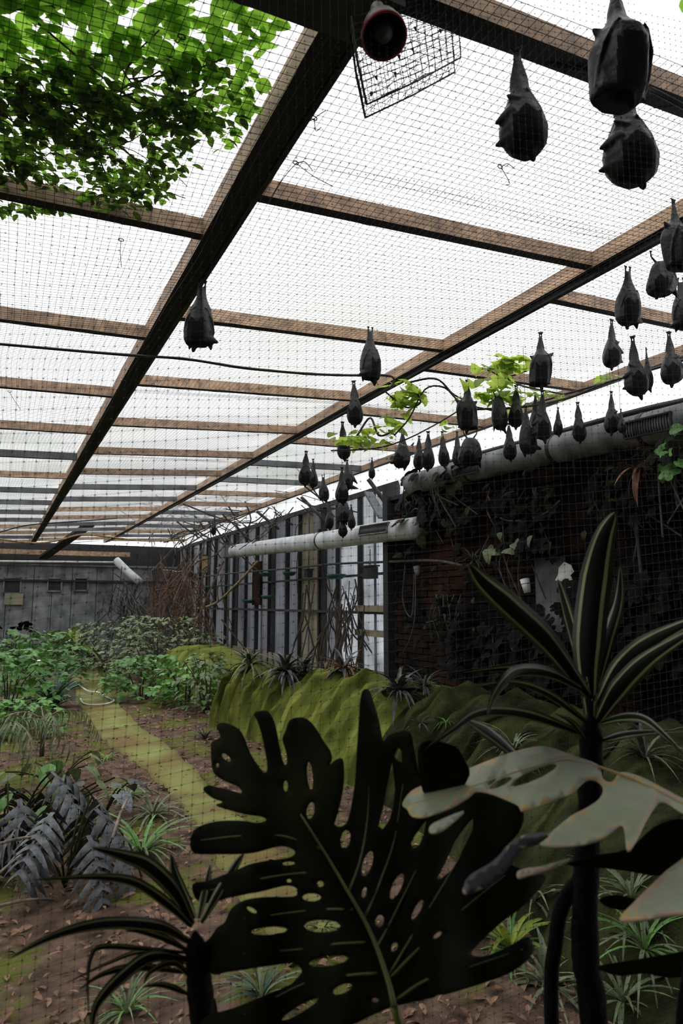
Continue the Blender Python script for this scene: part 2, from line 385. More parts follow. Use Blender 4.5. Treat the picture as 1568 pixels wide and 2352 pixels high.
for (px, py, w_, h_) in ((28, 1345, .42, .42), (125, 1343, .36, .36), (186, 1342, .36, .36)):
    p = onY(px, py, 20.86)
    b = MB(); b.box((p.x, 20.87, p.z), (w_, .05, h_)); o = b.build('window', 'dark_post', fw_)
    b = MB()
    for s_ in (-1, 1): b.box((p.x + s_ * w_ / 2, 20.84, p.z), (.04, .07, h_ + .06)); b.box((p.x, 20.84, p.z + s_ * h_ / 2), (w_, .07, .04))
    b.build('window_frame', 'grey_timber', o)
p = onY(32, 1376, 20.8); b = MB(); b.box((p.x, 20.8, p.z), (.46, .05, .3)); b.build('board', 'cream_board', fw_)

# side wall: translucent sheets on dark posts, set back beyond the brick building
wr = thing('wall_right', (5.0, 14, GZ), 'side wall of grimy and pale translucent sheets on dark posts', kind='structure')
y = 7.7; i = 0
while y < 20.9:
    wd = (.62, .95, .78, .7, .88)[i % 5]
    m_ = 'pale_sheet' if y < 9.6 else 'grimy_sheet'
    if 10.4 < y < 11.2: m_ = 'cream_board'
    b = MB(); n = max(4, int(wd / .05)); rows = []
    for zz in (-1.5, .1, 1.70): rows.append([(5.0 + .012 * math.sin(k * 2.1) + .01 * (i % 2), y - .05 + (wd + .1) * k / n, zz) for k in range(n + 1)])
    b.quadgrid(rows); b.build('sheet', m_, wr, True)
    b = MB(); b.box((4.96, y, .1), (.06, .035 if i % 2 else .06, 3.2)); b.build('post', 'dark_post', wr)
    if i % 3 == 0 and i > 2:
        b = MB(); b.box((4.97, y + wd * .78, .1), (.02, .2, 3.1)); b.build('board', 'dark_post', wr)
    if i % 3 == 1:
        b = MB(); b.box((4.93, y + wd * .45, .1), (.03, .03, 3.1)); b.build('post', 'grey_timber', wr)
    y += wd; i += 1
for zz, hh in ((1.66, .08), (.42, .035), (-.14, .045)):
    b = MB(); b.box((4.93, 14.3, zz), (.04, 13.2, hh)); b.build('rail', 'post_grey', wr)
for (px, py, L_) in ((860, 1398, .9), (860, 1455, .9)):
    p = onX(px, py, 4.88); b = MB(); b.box((4.87, p.y + .1, p.z), (.05, L_, .09)); b.build('rail', 'cream_board', wr)
b = MB(); b.box((4.97, 14.3, -1.25), (.04, 13.2, .55)); b.build('kickboard', 'cream_board', wr)
# left wall, out of frame
wl = thing('wall_left', (-8, 10, GZ), 'grey boarded side wall', kind='structure')
for i in range(24):
    b = MB(); b.box((-8.0, -2.4 + i, -.1), (.04, .985, 2.95)); b.build('panel', 'grey_timber', wl)

# brick building on the near right
wbk = thing('wall_right_brick', (4.6, 5, GZ), 'dark brick wall hung with creepers', kind='structure')
b = MB(); b.box((4.72, 4.9, -.1), (.16, 5.48, 2.92)); b.build('mortar_core', 'mortar', wbk)
bm_ = MB(); bm_.box((0, 0, 0), (.1, .215, .065)); bk = bm_.build('brick', 'brick', None); bme = bk.data; C.objects.unlink(bk); bpy.data.objects.remove(bk)
stf = MB(); nb = 0
for r_ in range(39):
    z = -1.5 + r_ * .075 + .03
    if z > 1.30: continue
    for k in range(25):
        y = 7.53 - k * .225 - (.112 if r_ % 2 else 0)
        if y < 2.3: continue
        dx = rnd.uniform(-.006, .006)
        if y > 5.3 and z > -.95 and nb < 300:
            piece('brick', bme, wbk, Matrix.Translation((4.62 + dx, y, z))); nb += 1
        else: stf.box((4.62 + dx, y, z), (.1, .215, .065))
tag(stf.build('bricks', 'brick', wbk), None, kind='stuff')
b = MB(); b.box((4.58, 7.68, .0), (.2, .12, 3.1)); b.build('corner_post', 'dark_post', wbk)
b = MB(); b.box((4.62, 4.9, 1.35), (.2, 5.5, .05)); b.build('coping', 'dark_post', wbk)
# ------------------------------------------------------------------ nets
def netz(x, y):
    u = 0
    for a_, b_ in ((-1.1, .77), (.77, 2.70), (2.70, 4.40)):
        if a_ < x < b_: u = math.sin(math.pi * (x - a_) / (b_ - a_))
    return roofz(x) - .016 - u * (.022 + .014 * math.sin(y * 2.3 + x)) - .006 * math.sin(3.1 * y + 2 * x) ** 2
lines = []; S = .032
xa, xb, ya, yb = -1.3, 4.42, 1.25, 20.5
nx = int((xb - xa) / S); ny = int((yb - ya) / S)
ysamp = np.concatenate([np.arange(ya, 7, .16), np.arange(7, yb + .4, .4)])
def warp(x, y): return x + .014 * math.sin(2.2 * y + 1.3 * x) + .006 * math.sin(5 * y), y + .02 * math.sin(1.9 * x + .7 * y)
for i in range(nx + 1):
    x0 = xa + i * S; L_ = []
    for y0 in ysamp: x1, y1 = warp(x0, y0); L_.append((x1, y1, netz(x1, y1)))
    lines.append(L_)
xsamp = np.arange(xa, xb + .16, .16)
for j in range(ny + 1):
    y0 = ya + j * S
    if y0 > 9 and j % 2: continue
    L_ = []
    for x0 in xsamp: x1, y1 = warp(x0, y0); L_.append((x1, y1, netz(x1, y1)))
    lines.append(L_)
V, Fq = wires(lines, .0011)
o = bpy.data.objects.new('ceiling_net', np_mesh('ceiling_net', V, Fq, ['net_black'])); C.objects.link(o)
tag(o, 'fine black string netting stretched under the roof beams', 'netting')
# viewing net hanging in front of the visitor
PH = math.radians(20); S = .02
ND = (RT * math.cos(PH) + FH * math.sin(PH)); P0 = FH * 1.2 + RT * (-.52)
lines = []; kn = []
nu = 125; u0 = -.55; zt = lambda x: roofz(x) - .02
for i in range(nu):
    u = u0 + i * S; L_ = []
    p = P0 + ND * u; top = zt(p.x)
    for k in range(30):
        z = lerp(GZ + .35, top, k / 29); q = p + Vector((0, 0, z)) + FH * (.012 * math.sin(3 * z + 4 * u)) + ND * (.006 * math.sin(2.6 * z + u)); L_.append(tuple(q))
    lines.append(L_)
for j in range(155):
    z0 = GZ + .38 + j * S; L_ = []; prev = None
    for i in range(nu):
        u = u0 + i * S; p = P0 + ND * u; z = z0 + .11 * u + .004 * math.sin(9 * u + j)
        if z > zt(p.x): break
        q = p + Vector((0, 0, z)) + FH * (.012 * math.sin(3 * z + 4 * u)) + ND * (.006 * math.sin(2.6 * z + u)); kn.append(tuple(q))
        if i % 4 == 0 or i == nu - 1: L_.append(tuple(q))
    if len(L_) > 1: lines.append(L_)
V, Fq = wires(lines, .0003)
T3 = np.concatenate([Fq[:, [0, 1, 2]], Fq[:, [0, 2, 3]]])
K = np.array(kn); R = .002
oc = np.array([(1, 0, 0), (-1, 0, 0), (0, 1, 0), (0, -1, 0), (0, 0, 1), (0, 0, -1)]) * R
of = np.array([(0, 2, 4), (2, 1, 4), (1, 3, 4), (3, 0, 4), (2, 0, 5), (1, 2, 5), (3, 1, 5), (0, 3, 5)])
KV = (K[:, None, :] + oc[None]).reshape(-1, 3); KF = (np.arange(len(K))[:, None, None] * 6 + of[None]).reshape(-1, 3) + len(V)
o = bpy.data.objects.new('viewing_net', np_mesh('viewing_net', np.concatenate([V, KV]), np.concatenate([T3, KF]), ['net_black'])); C.objects.link(o)
tag(o, 'knotted black square-mesh net hanging across the viewing opening', 'netting')

# ------------------------------------------------------------------ bats
def bat_mesh(name, prof, depth=.85, spread=.02, leg=.24, head=(.0, -.03, -.9, .07), snout=(0, -.4, -1), ears=True, flaps=(), lumps=(), shift=0.0, vox=.0115, fur=-.62, ridges=True, seed=1):
    r = random.Random(seed); b = MB()
    rows = []; ph = r.uniform(0, 6)
    for (z, hw, cx) in prof:
        row = []
        for k in range(28):
            q = 2 * math.pi * k / 28
            fold = 1 + .07 * math.sin(3 * q + ph + z * 3) + .035 * math.sin(7 * q + z * 5)
            row.append((cx + hw * fold * math.cos(q), hw * depth * fold * math.sin(q), z))
        rows.append(row)
    k0 = b.quadgrid(rows, 0, True); n = 28
    b.f.append(tuple(k0 + k for k in range(n))[::-1]); b.m.append(0); e = k0 + (len(rows) - 1) * n; b.f.append(tuple(e + k for k in range(n))); b.m.append(0)
    for s in (-1, 1):
        x0 = s * spread; hip = prof[1][2] + s * min(prof[2][1], .05)
        b.tube([(x0, 0, -.005), (x0 * 1.0, 0, -leg * .45), (hip, 0, -leg - .03), (hip, 0, -leg - .12)], [.013, .015, .026, .035], 8)
        for c in range(3):
            a = (c - 1) * .012
            b.tube([(x0 + a * .5, 0, -.02), (x0 + a * 1.5, -.012, .0), (x0 + a * 2.2, -.004, .018), (x0 + a * 2.4, .016, .016)], [.0105, .010, .010, .009], 5)
    hx, hy, hz, hr = head
    rows = []
    for i in range(9):
        t = math.pi * i / 8; rows.append([(hx + hr * math.sin(t) * math.cos(q) + 0, hy + hr * .95 * math.sin(t) * math.sin(q), hz + hr * 1.1 * math.cos(t)) for q in [2 * math.pi * k / 14 for k in range(14)]])
    rows[0] = [(p[0] + .001 * math.cos(k), p[1] + .001 * math.sin(k), p[2]) for k, p in enumerate(rows[0])]
    b.quadgrid(rows, 0, True)
    sn = Vector(snout).normalized(); h = Vector((hx, hy, hz))
    b.tube([h, h + sn * hr * 1.1, h + sn * hr * 1.75, h + sn * hr * 2.05], [hr * .75, hr * .5, hr * .36, hr * .22], 10)
    if ears:
        sd = sn.cross(Vector((0, 1, .2))).normalized() if abs(sn.y) < .9 else Vector((1, 0, 0))
        for s in (-1, 1):
            e0 = h + sd * s * hr * .7 - sn * hr * .1; b.tube([e0, e0 + sd * s * hr * .5 + Vector((0, 0, -hr * .35)), e0 + sd * s * hr * .65 + Vector((0, 0, -hr * .85))], [hr * .34, hr * .26, .008], 7)
    if ridges:
        def rad(z):
            for (z0, h0, c0), (z1, h1, c1) in zip(prof, prof[1:]):
                if z1 <= z <= z0: t = (z - z0) / (z1 - z0); return lerp(h0, h1, t), lerp(c0, c1, t)
            return prof[-1][1], prof[-1][2]
        for s in (-1, 1):
            pts = []
            for z, q in ((-.88, .1), (-.75, .25), (-.6, .5), (-.46, .85)):
                hw, cx = rad(z); pts.append((cx + s * hw * math.cos(q), -hw * depth * math.sin(q), z))
            b.tube(pts, [.014, .016, .016, .018], 7)                      # forearm up to the wrist
            wq = pts[-1]
            b.tube([wq, (wq[0] * .7, wq[1] - .03, wq[2] + .035)], [.014, .007], 6)   # thumb
            for q2, z2 in ((1.15, -.8), (1.45, -.7), (.2, -.35)):
                hw, cx = rad(z2); m2 = ((wq[2] + z2) / 2); hm, cm = rad(m2); qm = (.85 + q2) / 2
                b.tube([wq, (cm + s * hm * math.cos(qm), -hm * depth * math.sin(qm), m2), (cx + s * hw * math.cos(q2), -hw * depth * math.sin(q2), z2)], [.011, .010, .009], 5)
    for (p0, p1, r0) in flaps:
        p0, p1 = Vector(p0), Vector(p1); b.tube([p0, p0.lerp(p1, .5), p1], [r0, r0 * .62, .009], 9)
    for (c, rr) in lumps:
        rows = []
        for i in range(8):
            t = math.pi * i / 7; rows.append([(c[0] + rr[0] * (math.sin(t) + .003) * math.cos(q), c[1] + rr[1] * (math.sin(t) + .003) * math.sin(q), c[2] + rr[2] * math.cos(t)) for q in [2 * math.pi * k / 12 for k in range(12)]])
        b.quadgrid(rows, 0, True)
    o = b.build(name, ['bat_wing', 'bat_fur'])
    md = o.modifiers.new('r', 'REMESH'); md.mode = 'VOXEL'; md.voxel_size = vox
    md = o.modifiers.new('s', 'SMOOTH'); md.factor = .5; md.iterations = 1
    dg = bpy.context.evaluated_depsgraph_get(); me = bpy.data.meshes.new_from_object(o.evaluated_get(dg))
    bpy.data.objects.remove(o)
    me.name = name
    if not len(me.materials):
        for k in ('bat_wing', 'bat_fur'): me.materials.append(M[k])
    P = me.polygons; mi = [0] * len(P)
    for i, p in enumerate(P):
        c = p.center
        if c.z < fur + .04 * math.sin(c.x * 40) and (abs(c.x - hx) < .11 or c.z < hz): mi[i] = 1
    P.foreach_set('material_index', mi); P.foreach_set('use_smooth', [True] * len(P)); me.update()
    zs = [v.co.z for v in me.vertices]
    return me, -min(zs)
T = {}
T['tear'] = bat_mesh('bat_tear', [(-.08, .020, 0), (-.18, .030, .0), (-.28, .046, .0), (-.38, .072, .005), (-.5, .118, .01), (-.62, .158, .01), (-.73, .182, .01), (-.82, .178, .01), (-.89, .145, .02), (-.94, .09, .03)],
                     head=(.045, -.05, -.91, .068), snout=(.2, -.15, -1), ears=False, flaps=[((-.06, -.06, -.6), (-.205, -.08, -.67), .075), ((-.1, -.04, -.8), (-.215, -.05, -.84), .06), ((-.02, -.06, -.5), (-.10, -.1, -.46), .05)], seed=2)
T['bell'] = bat_mesh('bat_bell', [(-.07, .03, 0), (-.16, .052, 0), (-.27, .085, 0), (-.4, .14, 0), (-.5, .18, -.01), (-.62, .205, -.01), (-.74, .21, -.01), (-.85, .195, -.02), (-.92, .15, -.03)],
                     spread=.045, head=(-.06, -.02, -.9, .075), snout=(-.15, -.2, -1), ears=False, flaps=[((.1, -.02, -.83), (.26, -.02, -.88), .085), ((.13, 0, -.86), (.16, 0, -.99), .06), ((-.12, 0, -.86), (-.14, 0, -1.0), .05)], seed=3)
T['slim'] = bat_mesh('bat_slim', [(-.08, .02, 0), (-.2, .034, 0), (-.32, .056, 0), (-.45, .092, 0), (-.58, .128, 0), (-.7, .152, 0), (-.8, .152, 0), (-.88, .125, 0), (-.94, .08, 0)],
                     head=(0, -.03, -.92, .06), snout=(.0, -.3, -1), seed=4)
T['wide'] = bat_mesh('bat_wide', [(-.24, .10, 0), (-.30, .15, 0), (-.38, .19, 0), (-.5, .225, -.01), (-.62, .25, -.02), (-.74, .255, -.03), (-.84, .22, -.04), (-.92, .14, -.04)],
                     spread=.15, leg=.24, head=(-.1, -.04, -.88, .08), snout=(-.5, -.2, -1), flaps=[((.16, 0, -.75), (.23, 0, -.98), .07)], seed=5)
T['snout'] = bat_mesh('bat_snout', [(-.07, .022, 0), (-.17, .04, .0), (-.28, .068, .0), (-.4, .11, -.0), (-.52, .15, -.01), (-.64, .175, -.02), (-.75, .18, -.03), (-.84, .16, -.04), (-.91, .11, -.05)],
                      head=(-.12, -.04, -.78, .085), snout=(-1, -.25, -.25), flaps=[((.05, 0, -.85), (.03, 0, -1.0), .06)], seed=6)
T['box'] = bat_mesh('bat_box', [(-.08, .026, 0), (-.2, .042, .0), (-.30, .066, .0), (-.38, .115, .01), (-.46, .185, .02), (-.56, .21, .015), (-.70, .205, .005), (-.82, .195, -.005), (-.91, .185, -.02), (-.96, .165, -.03)],
                    head=(.0, -.05, -.92, .08), snout=(.1, -.3, -1), ears=False, flaps=[((.12, 0, -.46), (.25, .0, -.36), .07), ((-.1, 0, -.48), (-.20, .0, -.42), .06), ((-.12, 0, -.88), (-.215, 0, -.97), .07), ((.1, 0, -.88), (.19, 0, -.93), .06)], seed=7)
T['spread'] = bat_mesh('bat_spread', [(-.05, .025, 0), (-.18, .05, .01), (-.32, .09, .03), (-.46, .14, .05), (-.6, .17, .05), (-.74, .16, .04), (-.86, .12, .03), (-.93, .07, .03)],
                       head=(-.02, -.03, -.86, .08), snout=(-.3, -.3, -1), flaps=[((.1, 0, -.45), (.36, 0, -.72), .1), ((.1, 0, -.8), (.4, 0, -.86), .09), ((-.1, 0, -.7), (-.22, 0, -.8), .06)], seed=8)
# foot pixel, lowest pixel, kind, flip, turn, widening, label
BATS = [
 ((1186, 113), 405, 'tear', 0, -.3, 1.0, 'large bat wrapped in its wings, alone on the black hose right of the wire basket'),
 ((1412, -42), 292, 'box', 0, .2, 1.02, 'largest bluish black bat reaching above the picture edge, in front of the near rafter'),
 ((1428, 172), 466, 'tear', 0, -.2, 1.12, 'bat hanging half hidden directly below the largest bluish bat'),
 ((464, 648), 816, 'bell', 0, .15, 1.0, 'lone bell-shaped bat with open wing corner beside the near long beam'),
 ((850, 753), 889, 'bell', 1, .4, .86, 'bat with claws spread at the end of the slack dark cable'),
 ((812, 876), 986, 'slim', 0, -.3, 1.12, 'grey-winged bat hanging just below the cable bat, over the second long beam'),
 ((786, 970), 1062, 'slim', 1, .3, 1.12, 'smooth grey bat over the leafy twig, third down from the cable bat'),
 ((703, 1037), 1120, 'slim', 0, .2, 1.2, 'left bat of the touching pair in open air left of the dense cluster'),
 ((719, 1055), 1125, 'slim', 1, -.5, 1.0, 'right narrower bat of the touching pair left of the dense cluster'),
 ((742, 1092), 1155, 'bell', 1, .3, .92, 'round-shouldered bat alone between the touching pair and the dense cluster'),
 ((797, 1057), 1132, 'spread', 0, .1, 1.0, 'bat holding one wing half open at the top of the dense cluster'),
 ((785, 1074), 1162, 'slim', 0, .6, 1.2, 'bat on the left flank of the dense cluster, below the half-open wing'),
 ((790, 1135), 1206, 'wide', 1, -.4, .9, 'dark bat in the middle of the dense cluster hanging over the white duct'),
 ((787, 1180), 1236, 'slim', 0, .1, 1.25, 'lowest bat of the dense cluster, against the white duct'),
 ((757, 1153), 1219, 'slim', 1, .5, 1.05, 'small bat hanging left of the lowest cluster bat'),
 ((806, 1160), 1218, 'slim', 0, -.5, 1.05, 'small bat hanging right of the lowest cluster bat, beside a grille'),
 ((854, 1052), 1103, 'slim', 0, .2, 1.0, 'tiny reddish-backed bat alone right of the dense cluster'),
 ((493, 1183), 1232, 'slim', 0, .0, .85, 'most distant tiny bat above the far end of the white duct'),
 ((924, 989), 1082, 'snout', 0, .0, 1.1, 'bat turning its pointed head aside at the left end of the hanging row'),
 ((962, 1002), 1085, 'slim', 1, .3, 1.05, 'second bat in the hanging row, next to the one with turned head'),
 ((983, 992), 1085, 'slim', 0, -.4, 1.1, 'third bat in the hanging row, broad at the bottom'),
 ((1015, 992), 1078, 'slim', 1, .1, 1.0, 'fourth bat in the hanging row, cleanly teardrop shaped'),
 ((1073, 874), 1000, 'box', 1, -.2, .95, 'dark bat hanging before bright leaves, above the bulky pair'),
 ((1079, 985), 1079, 'wide', 0, .2, 1.15, 'bulky bat with folded wings below the bat before bright leaves'),
 ((1049, 992), 1077, 'slim', 0, .5, 1.05, 'bat pressed against the left side of the bulky bat'),
 ((1140, 886), 998, 'wide', 1, .3, .62, 'bat hanging by two wide-apart legs at the left of the middle group'),
 ((1185, 886), 990, 'slim', 0, -.3, 1.1, 'dark bat right beside the one with wide-apart legs'),
 ((1168, 973), 1063, 'slim', 1, .2, 1.15, 'bat hanging just in front of the duct grille below the middle group'),
 ((1229, 904), 1010, 'slim', 1, .4, 1.0, 'left grey-winged bat of the close pair over the upper duct'),
 ((1245, 898), 1022, 'tear', 0, -.4, .9, 'right grey-winged bat of the close pair over the upper duct'),
 ((1207, 933), 1052, 'snout', 1, .3, .95, 'black bat with lowered head under the left of the close pair'),
 ((1281, 937), 1006, 'slim', 0, .3, 1.05, 'small bat to the right of the close pair, touching the duct'),
 ((1326, 925), 1022, 'slim', 1, -.2, 1.05, 'bat alone on the thin rope above the upper duct'),
 ((1403, 900), 1005, 'tear', 1, .2, .95, 'bat clutching the wire beside the large duct vent'),
 ((1425, 940), 1000, 'slim', 0, .6, 1.2, 'short bat tucked behind the one clutching the wire beside the vent'),
 ((1241, 765), 902, 'box', 0, -.1, .92, 'broad-winged bat hanging alone above the close pair'),
 ((1441, 614), 766, 'bell', 0, .3, .92, 'bat with fully wrapped wings hanging just below the second long beam'),
 ((1513, 577), 694, 'wide', 0, .0, 1.12, 'stout bat hanging by both feet wide apart under the beam'),
 ((1545, 460), 640, 'box', 1, .5, .95, 'bat with raised claws cut by the picture edge over the second beam'),
 ((1562, 640), 772, 'bell', 1, -.2, 1.0, 'bat at the picture edge below the one with raised claws'),
 ((1404, 735), 858, 'tear', 1, .3, 1.0, 'bat leaning aside with grey back below the right-hand rafter'),
 ((1452, 774), 925, 'tear', 0, -.3, .95, 'long bat hanging lowest between two others above the large duct vent'),
 ((1483, 800), 905, 'slim', 1, .9, .75, 'narrow edge-on bat pressed to the long bat above the vent'),
 ((1535, 764), 896, 'tear', 1, .1, 1.1, 'bat with crossed wing tips near the picture edge above the vent'),
]
sway = random.Random(3)
for k, (ft, low, kind, flip, turn, wid, lab) in enumerate(BATS):
    me, hgt = T[kind]
    p = onZ(ft[0], ft[1], 1.56); 
    for _ in range(6): p = onZ(ft[0], ft[1], netz(p.x, p.y) if p.x < 4.4 and p.y < 20 else 1.6)
    D = p.dot(FW); size = (low - ft[1]) / F * D
    if k == 2: D = 2.05
    elif not (.27 < size < .46): D = F * .345 / (low - ft[1])
    elif ft[0] > 820 and ft[1] > 860 and p.x > 3.9: D = at(*ft, 1).dot(FW) and F * .355 / (low - ft[1])
    D = min(D, p.dot(FW) if k != 2 else 9, 3.95 / ray(*ft).x)
    p = at(ft[0], ft[1], D); size = (low - ft[1]) / F * D * 1.02
    o = bpy.data.objects.new('bat', me); C.objects.link(o)
    s = size / hgt
    yawc = -YAW + turn
    o.matrix_world = Matrix.Translation(p) @ Matrix.Rotation(yawc, 4, 'Z') @ Matrix.Rotation(sway.uniform(-.05, .05), 4, 'Y') @ Matrix.Diagonal((s * wid * (-1 if flip else 1), s * (wid + 1) / 2, s, 1))
    tag(o, lab, 'bat', 'fruit bats hanging from the roof net')
    top = netz(p.x, p.y) if p.x < 4.4 else p.z
    if top - p.z > .06 and k not in (0, 1, 2):
        b = MB(); b.tube([p + Vector((0, .004, -.01)), Vector((p.x, p.y + .004, top))], .0016, 5)
        tag(b.build('hanging_twine', 'net_black', loc=(p.x, p.y, top)), 'thin twine above the ' + ' '.join(lab.split()[:11]).rstrip(','), 'twine', 'thin twines dropping from the roof net')
# ------------------------------------------------------------------ ducts, lamp, ropes and other fittings
def duct(name, pts, r, matn, label, bands, grilles, n=60):
    P = spline(pts, n); root = thing(name, P[0], label, 'duct')
    b = MB(); b.tube(P, r, 28); b.build('pipe', matn, root, True)
    for t in bands:
        i = int(t * n); b = MB(); d = (P[i + 1] - P[i]).normalized(); b.tube([P[i] - d * .02, P[i] + d * .02], r * 1.035, 28); b.build('band', 'grille', root)
    for (t0, t1, ang) in grilles:
        a, c = P[int(t0 * n)], P[int(t1 * n)]; d = (c - a).normalized(); sd = Vector((-1, 0, 0)); nrm = (sd * math.cos(ang) + UPW * math.sin(ang)).normalized(); up = nrm.cross(d).normalized()
        L_ = (c - a).length; q = (a + c) / 2 + nrm * r * .97; h = r * .95
        b = MB(); rot = Matrix((d, up, nrm)).transposed()
        for s_ in (-1, 1): b.box(q + up * s_ * h / 2, (L_, .012, .03), 0, rot); b.box(q + d * s_ * L_ / 2, (.012, h, .03), 0, rot)
        g = b.build('grille_frame', 'grille' if matn == 'duct_grey' else 'lamp_metal', root)
        b = MB(); k = int(L_ / .022)
        for i in range(k): b.box(q + d * (i / (k - 1) - .5) * L_ * .95, (.006, h, .02), 0, rot)
        b.box(q - nrm * .012, (L_, h, .004), 0, rot)
        b.build('grille_fins', 'grille', g)
duct('ventilation_duct', [onX(1760, 918, 4.3), onX(1568, 966, 4.3), onX(1400, 1004, 4.3), onX(1200, 1049, 4.3), onX(1050, 1086, 4.3), onX(945, 1112, 4.3)], .125, 'duct_grey',
     'thick grey ventilation duct running above the dark brick wall', (.3, .52, .75), [(.20, .34, -.1), (.70, .79, -.1)])
duct('ventilation_duct', [onX(965, 1212, 4.42), onX(870, 1223, 4.42), onX(740, 1242, 4.42), onX(620, 1256, 4.42), onX(538, 1266, 4.42)], .135, 'duct_white',
     'white ventilation duct ending in mid-air before the side wall', (.5,), [(.16, .30, .25)])
e = onX(532, 1266, 4.42); b = MB(); b.box(e + Vector((0, .12, 0)), (.30, .22, .26)); tag(b.build('duct_outlet', 'duct_grey', loc=e), 'grey box outlet closing the far end of the white duct', 'duct outlet')
b = MB(); b.tube(spline([onX(1700, 890, 4.3), onX(1568, 922, 4.3), onX(1430, 954, 4.3), onX(1110, 1040, 4.3), onX(1030, 1062, 4.3)], 30), .028, 8)
tag(b.build('pipe', 'hose_black', smooth=True), 'straight black pipe fixed along the top of the upper duct', 'pipe')
def cord(name, pts, r, m, label, cat, n=40, sides=6):
    b = MB(); b.tube(spline(pts, n), r, sides); return tag(b.build(name, m, smooth=True), label, cat)
cord('cable', [onZ(-60, 785, 1.50), onZ(200, 808, 1.50), onZ(330, 818, 1.50), onZ(430, 825, 1.49), onZ(560, 845, 1.46), onZ(700, 858, 1.47), onZ(800, 862, 1.50), onZ(885, 862, 1.55), onZ(905, 872, 1.60), onZ(897, 890, 1.68)], .0085, 'hose_black',
     'slack dark cable strung across under the roof to the second beam', 'cable')
cord('hose', [at(1085, 45, 2.05), at(1140, 85, 2.06), at(1183, 107, 2.08), at(1240, 135, 2.1), at(1300, 158, 2.12), at(1365, 168, 2.14), at(1450, 190, 2.16), at(1510, 213, 2.2), at(1600, 262, 2.24)], .009, 'hose_black',
     'black hose looping under the near rafter behind the largest bat', 'hose')
cord('rope', [onY(-20, 1236, 13), onY(75, 1247, 13), onY(130, 1242, 13), onY(185, 1228, 13), onY(240, 1232, 13), onY(330, 1242, 13), onY(430, 1240, 13)], .016, 'rope_tan', 'tan rope sagging across under the far part of the roof', 'rope')
cord('rope', [onY(-20, 1228, 14), onY(60, 1207, 14), onY(140, 1200, 14), onY(200, 1196, 14), onY(270, 1190, 14)], .011, 'rope_dark', 'thin dark rope above the tan rope at the far roof', 'rope')
cord('rope', [onX(404, 1366, 4.3), onX(410, 1388, 4.3), onX(440, 1398, 4.3), onX(490, 1388, 4.3), onX(540, 1345, 4.35), onX(580, 1302, 4.4), onX(592, 1288, 4.45)], .026, 'rope_tan', 'pale rope hanging in a deep swag before the side wall', 'rope')
cord('rope', [onX(345, 1308, 4.4), onX(385, 1310, 4.4), onX(420, 1312, 4.4), onX(462, 1284, 4.6)], .022, 'rope_tan', 'short pale rope tied above the brown dead creeper', 'rope')
cord('rope', [onX(430, 1330, 4.6), onX(520, 1318, 4.6), onX(640, 1308, 4.6), onX(760, 1296, 4.6), onX(905, 1290, 4.5), onX(1000, 1288, 4.42), onX(1070, 1300, 4.40), onX(1085, 1290, 4.4)], .016, 'root_pale', 'grey rope stretched along the side wall at shelf height', 'rope')
cord('rope', [onX(1215, 930, 4.15), onX(1300, 905, 4.15), onX(1430, 868, 4.15), onX(1600, 818, 4.15)], .010, 'hose_black', 'thin black line stretched above the bats over the upper duct', 'rope')
cord('garden_hose', [onZ(172, 1566, GZ + .05), onZ(200, 1586, GZ + .06), onZ(225, 1590, GZ + .05), onZ(247, 1602, GZ + .05), onZ(262, 1609, GZ + .05), onZ(240, 1617, GZ + .05), onZ(195, 1617, GZ + .05), onZ(182, 1600, GZ + .06)], .012, 'white_plastic', 'thin pale garden hose lying in a loop on the mossy path', 'hose')
for (px, py, qx, qy, x) in ((845, 1100, 905, 1182, 4.75), (692, 1142, 752, 1202, 4.9), (590, 1175, 640, 1215, 4.9)):
    b = MB(); b.tube([onX(px, py, x - .35), onX(qx, qy, x)], .03, 6); b.build('brace', 'root_pale', wr, True)
b = MB(); b.bar(onX(845, 1133, 4.7), onX(878, 1192, 4.7), .14, .03); b.build('board', 'grey_timber', wr)
b = MB(); b.box(onX(728, 1197, 4.8), (.04, .22, .3)); b.build('board', 'pale_sheet', wr)
# far loose timbers
b = MB(); b.tube([onY(266, 1286, 18.5), onY(292, 1312, 18.3), onY(322, 1338, 18.0)], .10, 10); tag(b.build('pipe', 'duct_white', smooth=True), 'pale slanting pipe leaning at the far corner', 'pipe')
b = MB(); b.bar(onY(98, 1284, 19.5), onY(205, 1208, 17.0), .26, .06); tag(b.build('brace_board', 'dark_post'), 'dark slanting brace board under the far roof', 'board')
# heat lamp on the header
ax = (FH * -.35 + UPW * -.9 + RT * .1).normalized(); a1 = ax.orthogonal().normalized(); a2 = ax.cross(a1)
c0 = at(882, 84, 1.60); hl = thing('heat_lamp', c0 - ax * .12, 'red-rimmed heat lamp hanging from the dark header beam', 'lamp')
def lathe(b, c, ax, pr, n=28, mi=0):
    a1 = ax.orthogonal().normalized(); a2 = ax.cross(a1)
    b.quadgrid([[c + ax * z + (a1 * math.cos(q) + a2 * math.sin(q)) * r for q in [2 * math.pi * k / n for k in range(n)]] for z, r in pr], mi, True)
b = MB(); lathe(b, c0, ax, [(-.085, .02), (-.07, .03), (-.05, .043), (-.015, .052), (0, .0535)]); b.build('shade', 'lamp_metal', hl, True)
b = MB(); lathe(b, c0, ax, [(-.012, .0535), (.003, .0545), (.004, .0515), (-.005, .050)]); b.build('rim', 'lamp_red', hl, True)
b = MB(); lathe(b, c0, ax, [(0, .050), (-.03, .044), (-.06, .03), (-.075, .001)]); b.build('reflector', 'lamp_inner', hl, True)
b = MB(); lathe(b, c0, ax, [(-.07, .012), (-.045, .026), (-.02, .028), (-.004, .018), (.0, .001)]); b.build('bulb', 'lamp_inner', hl, True)
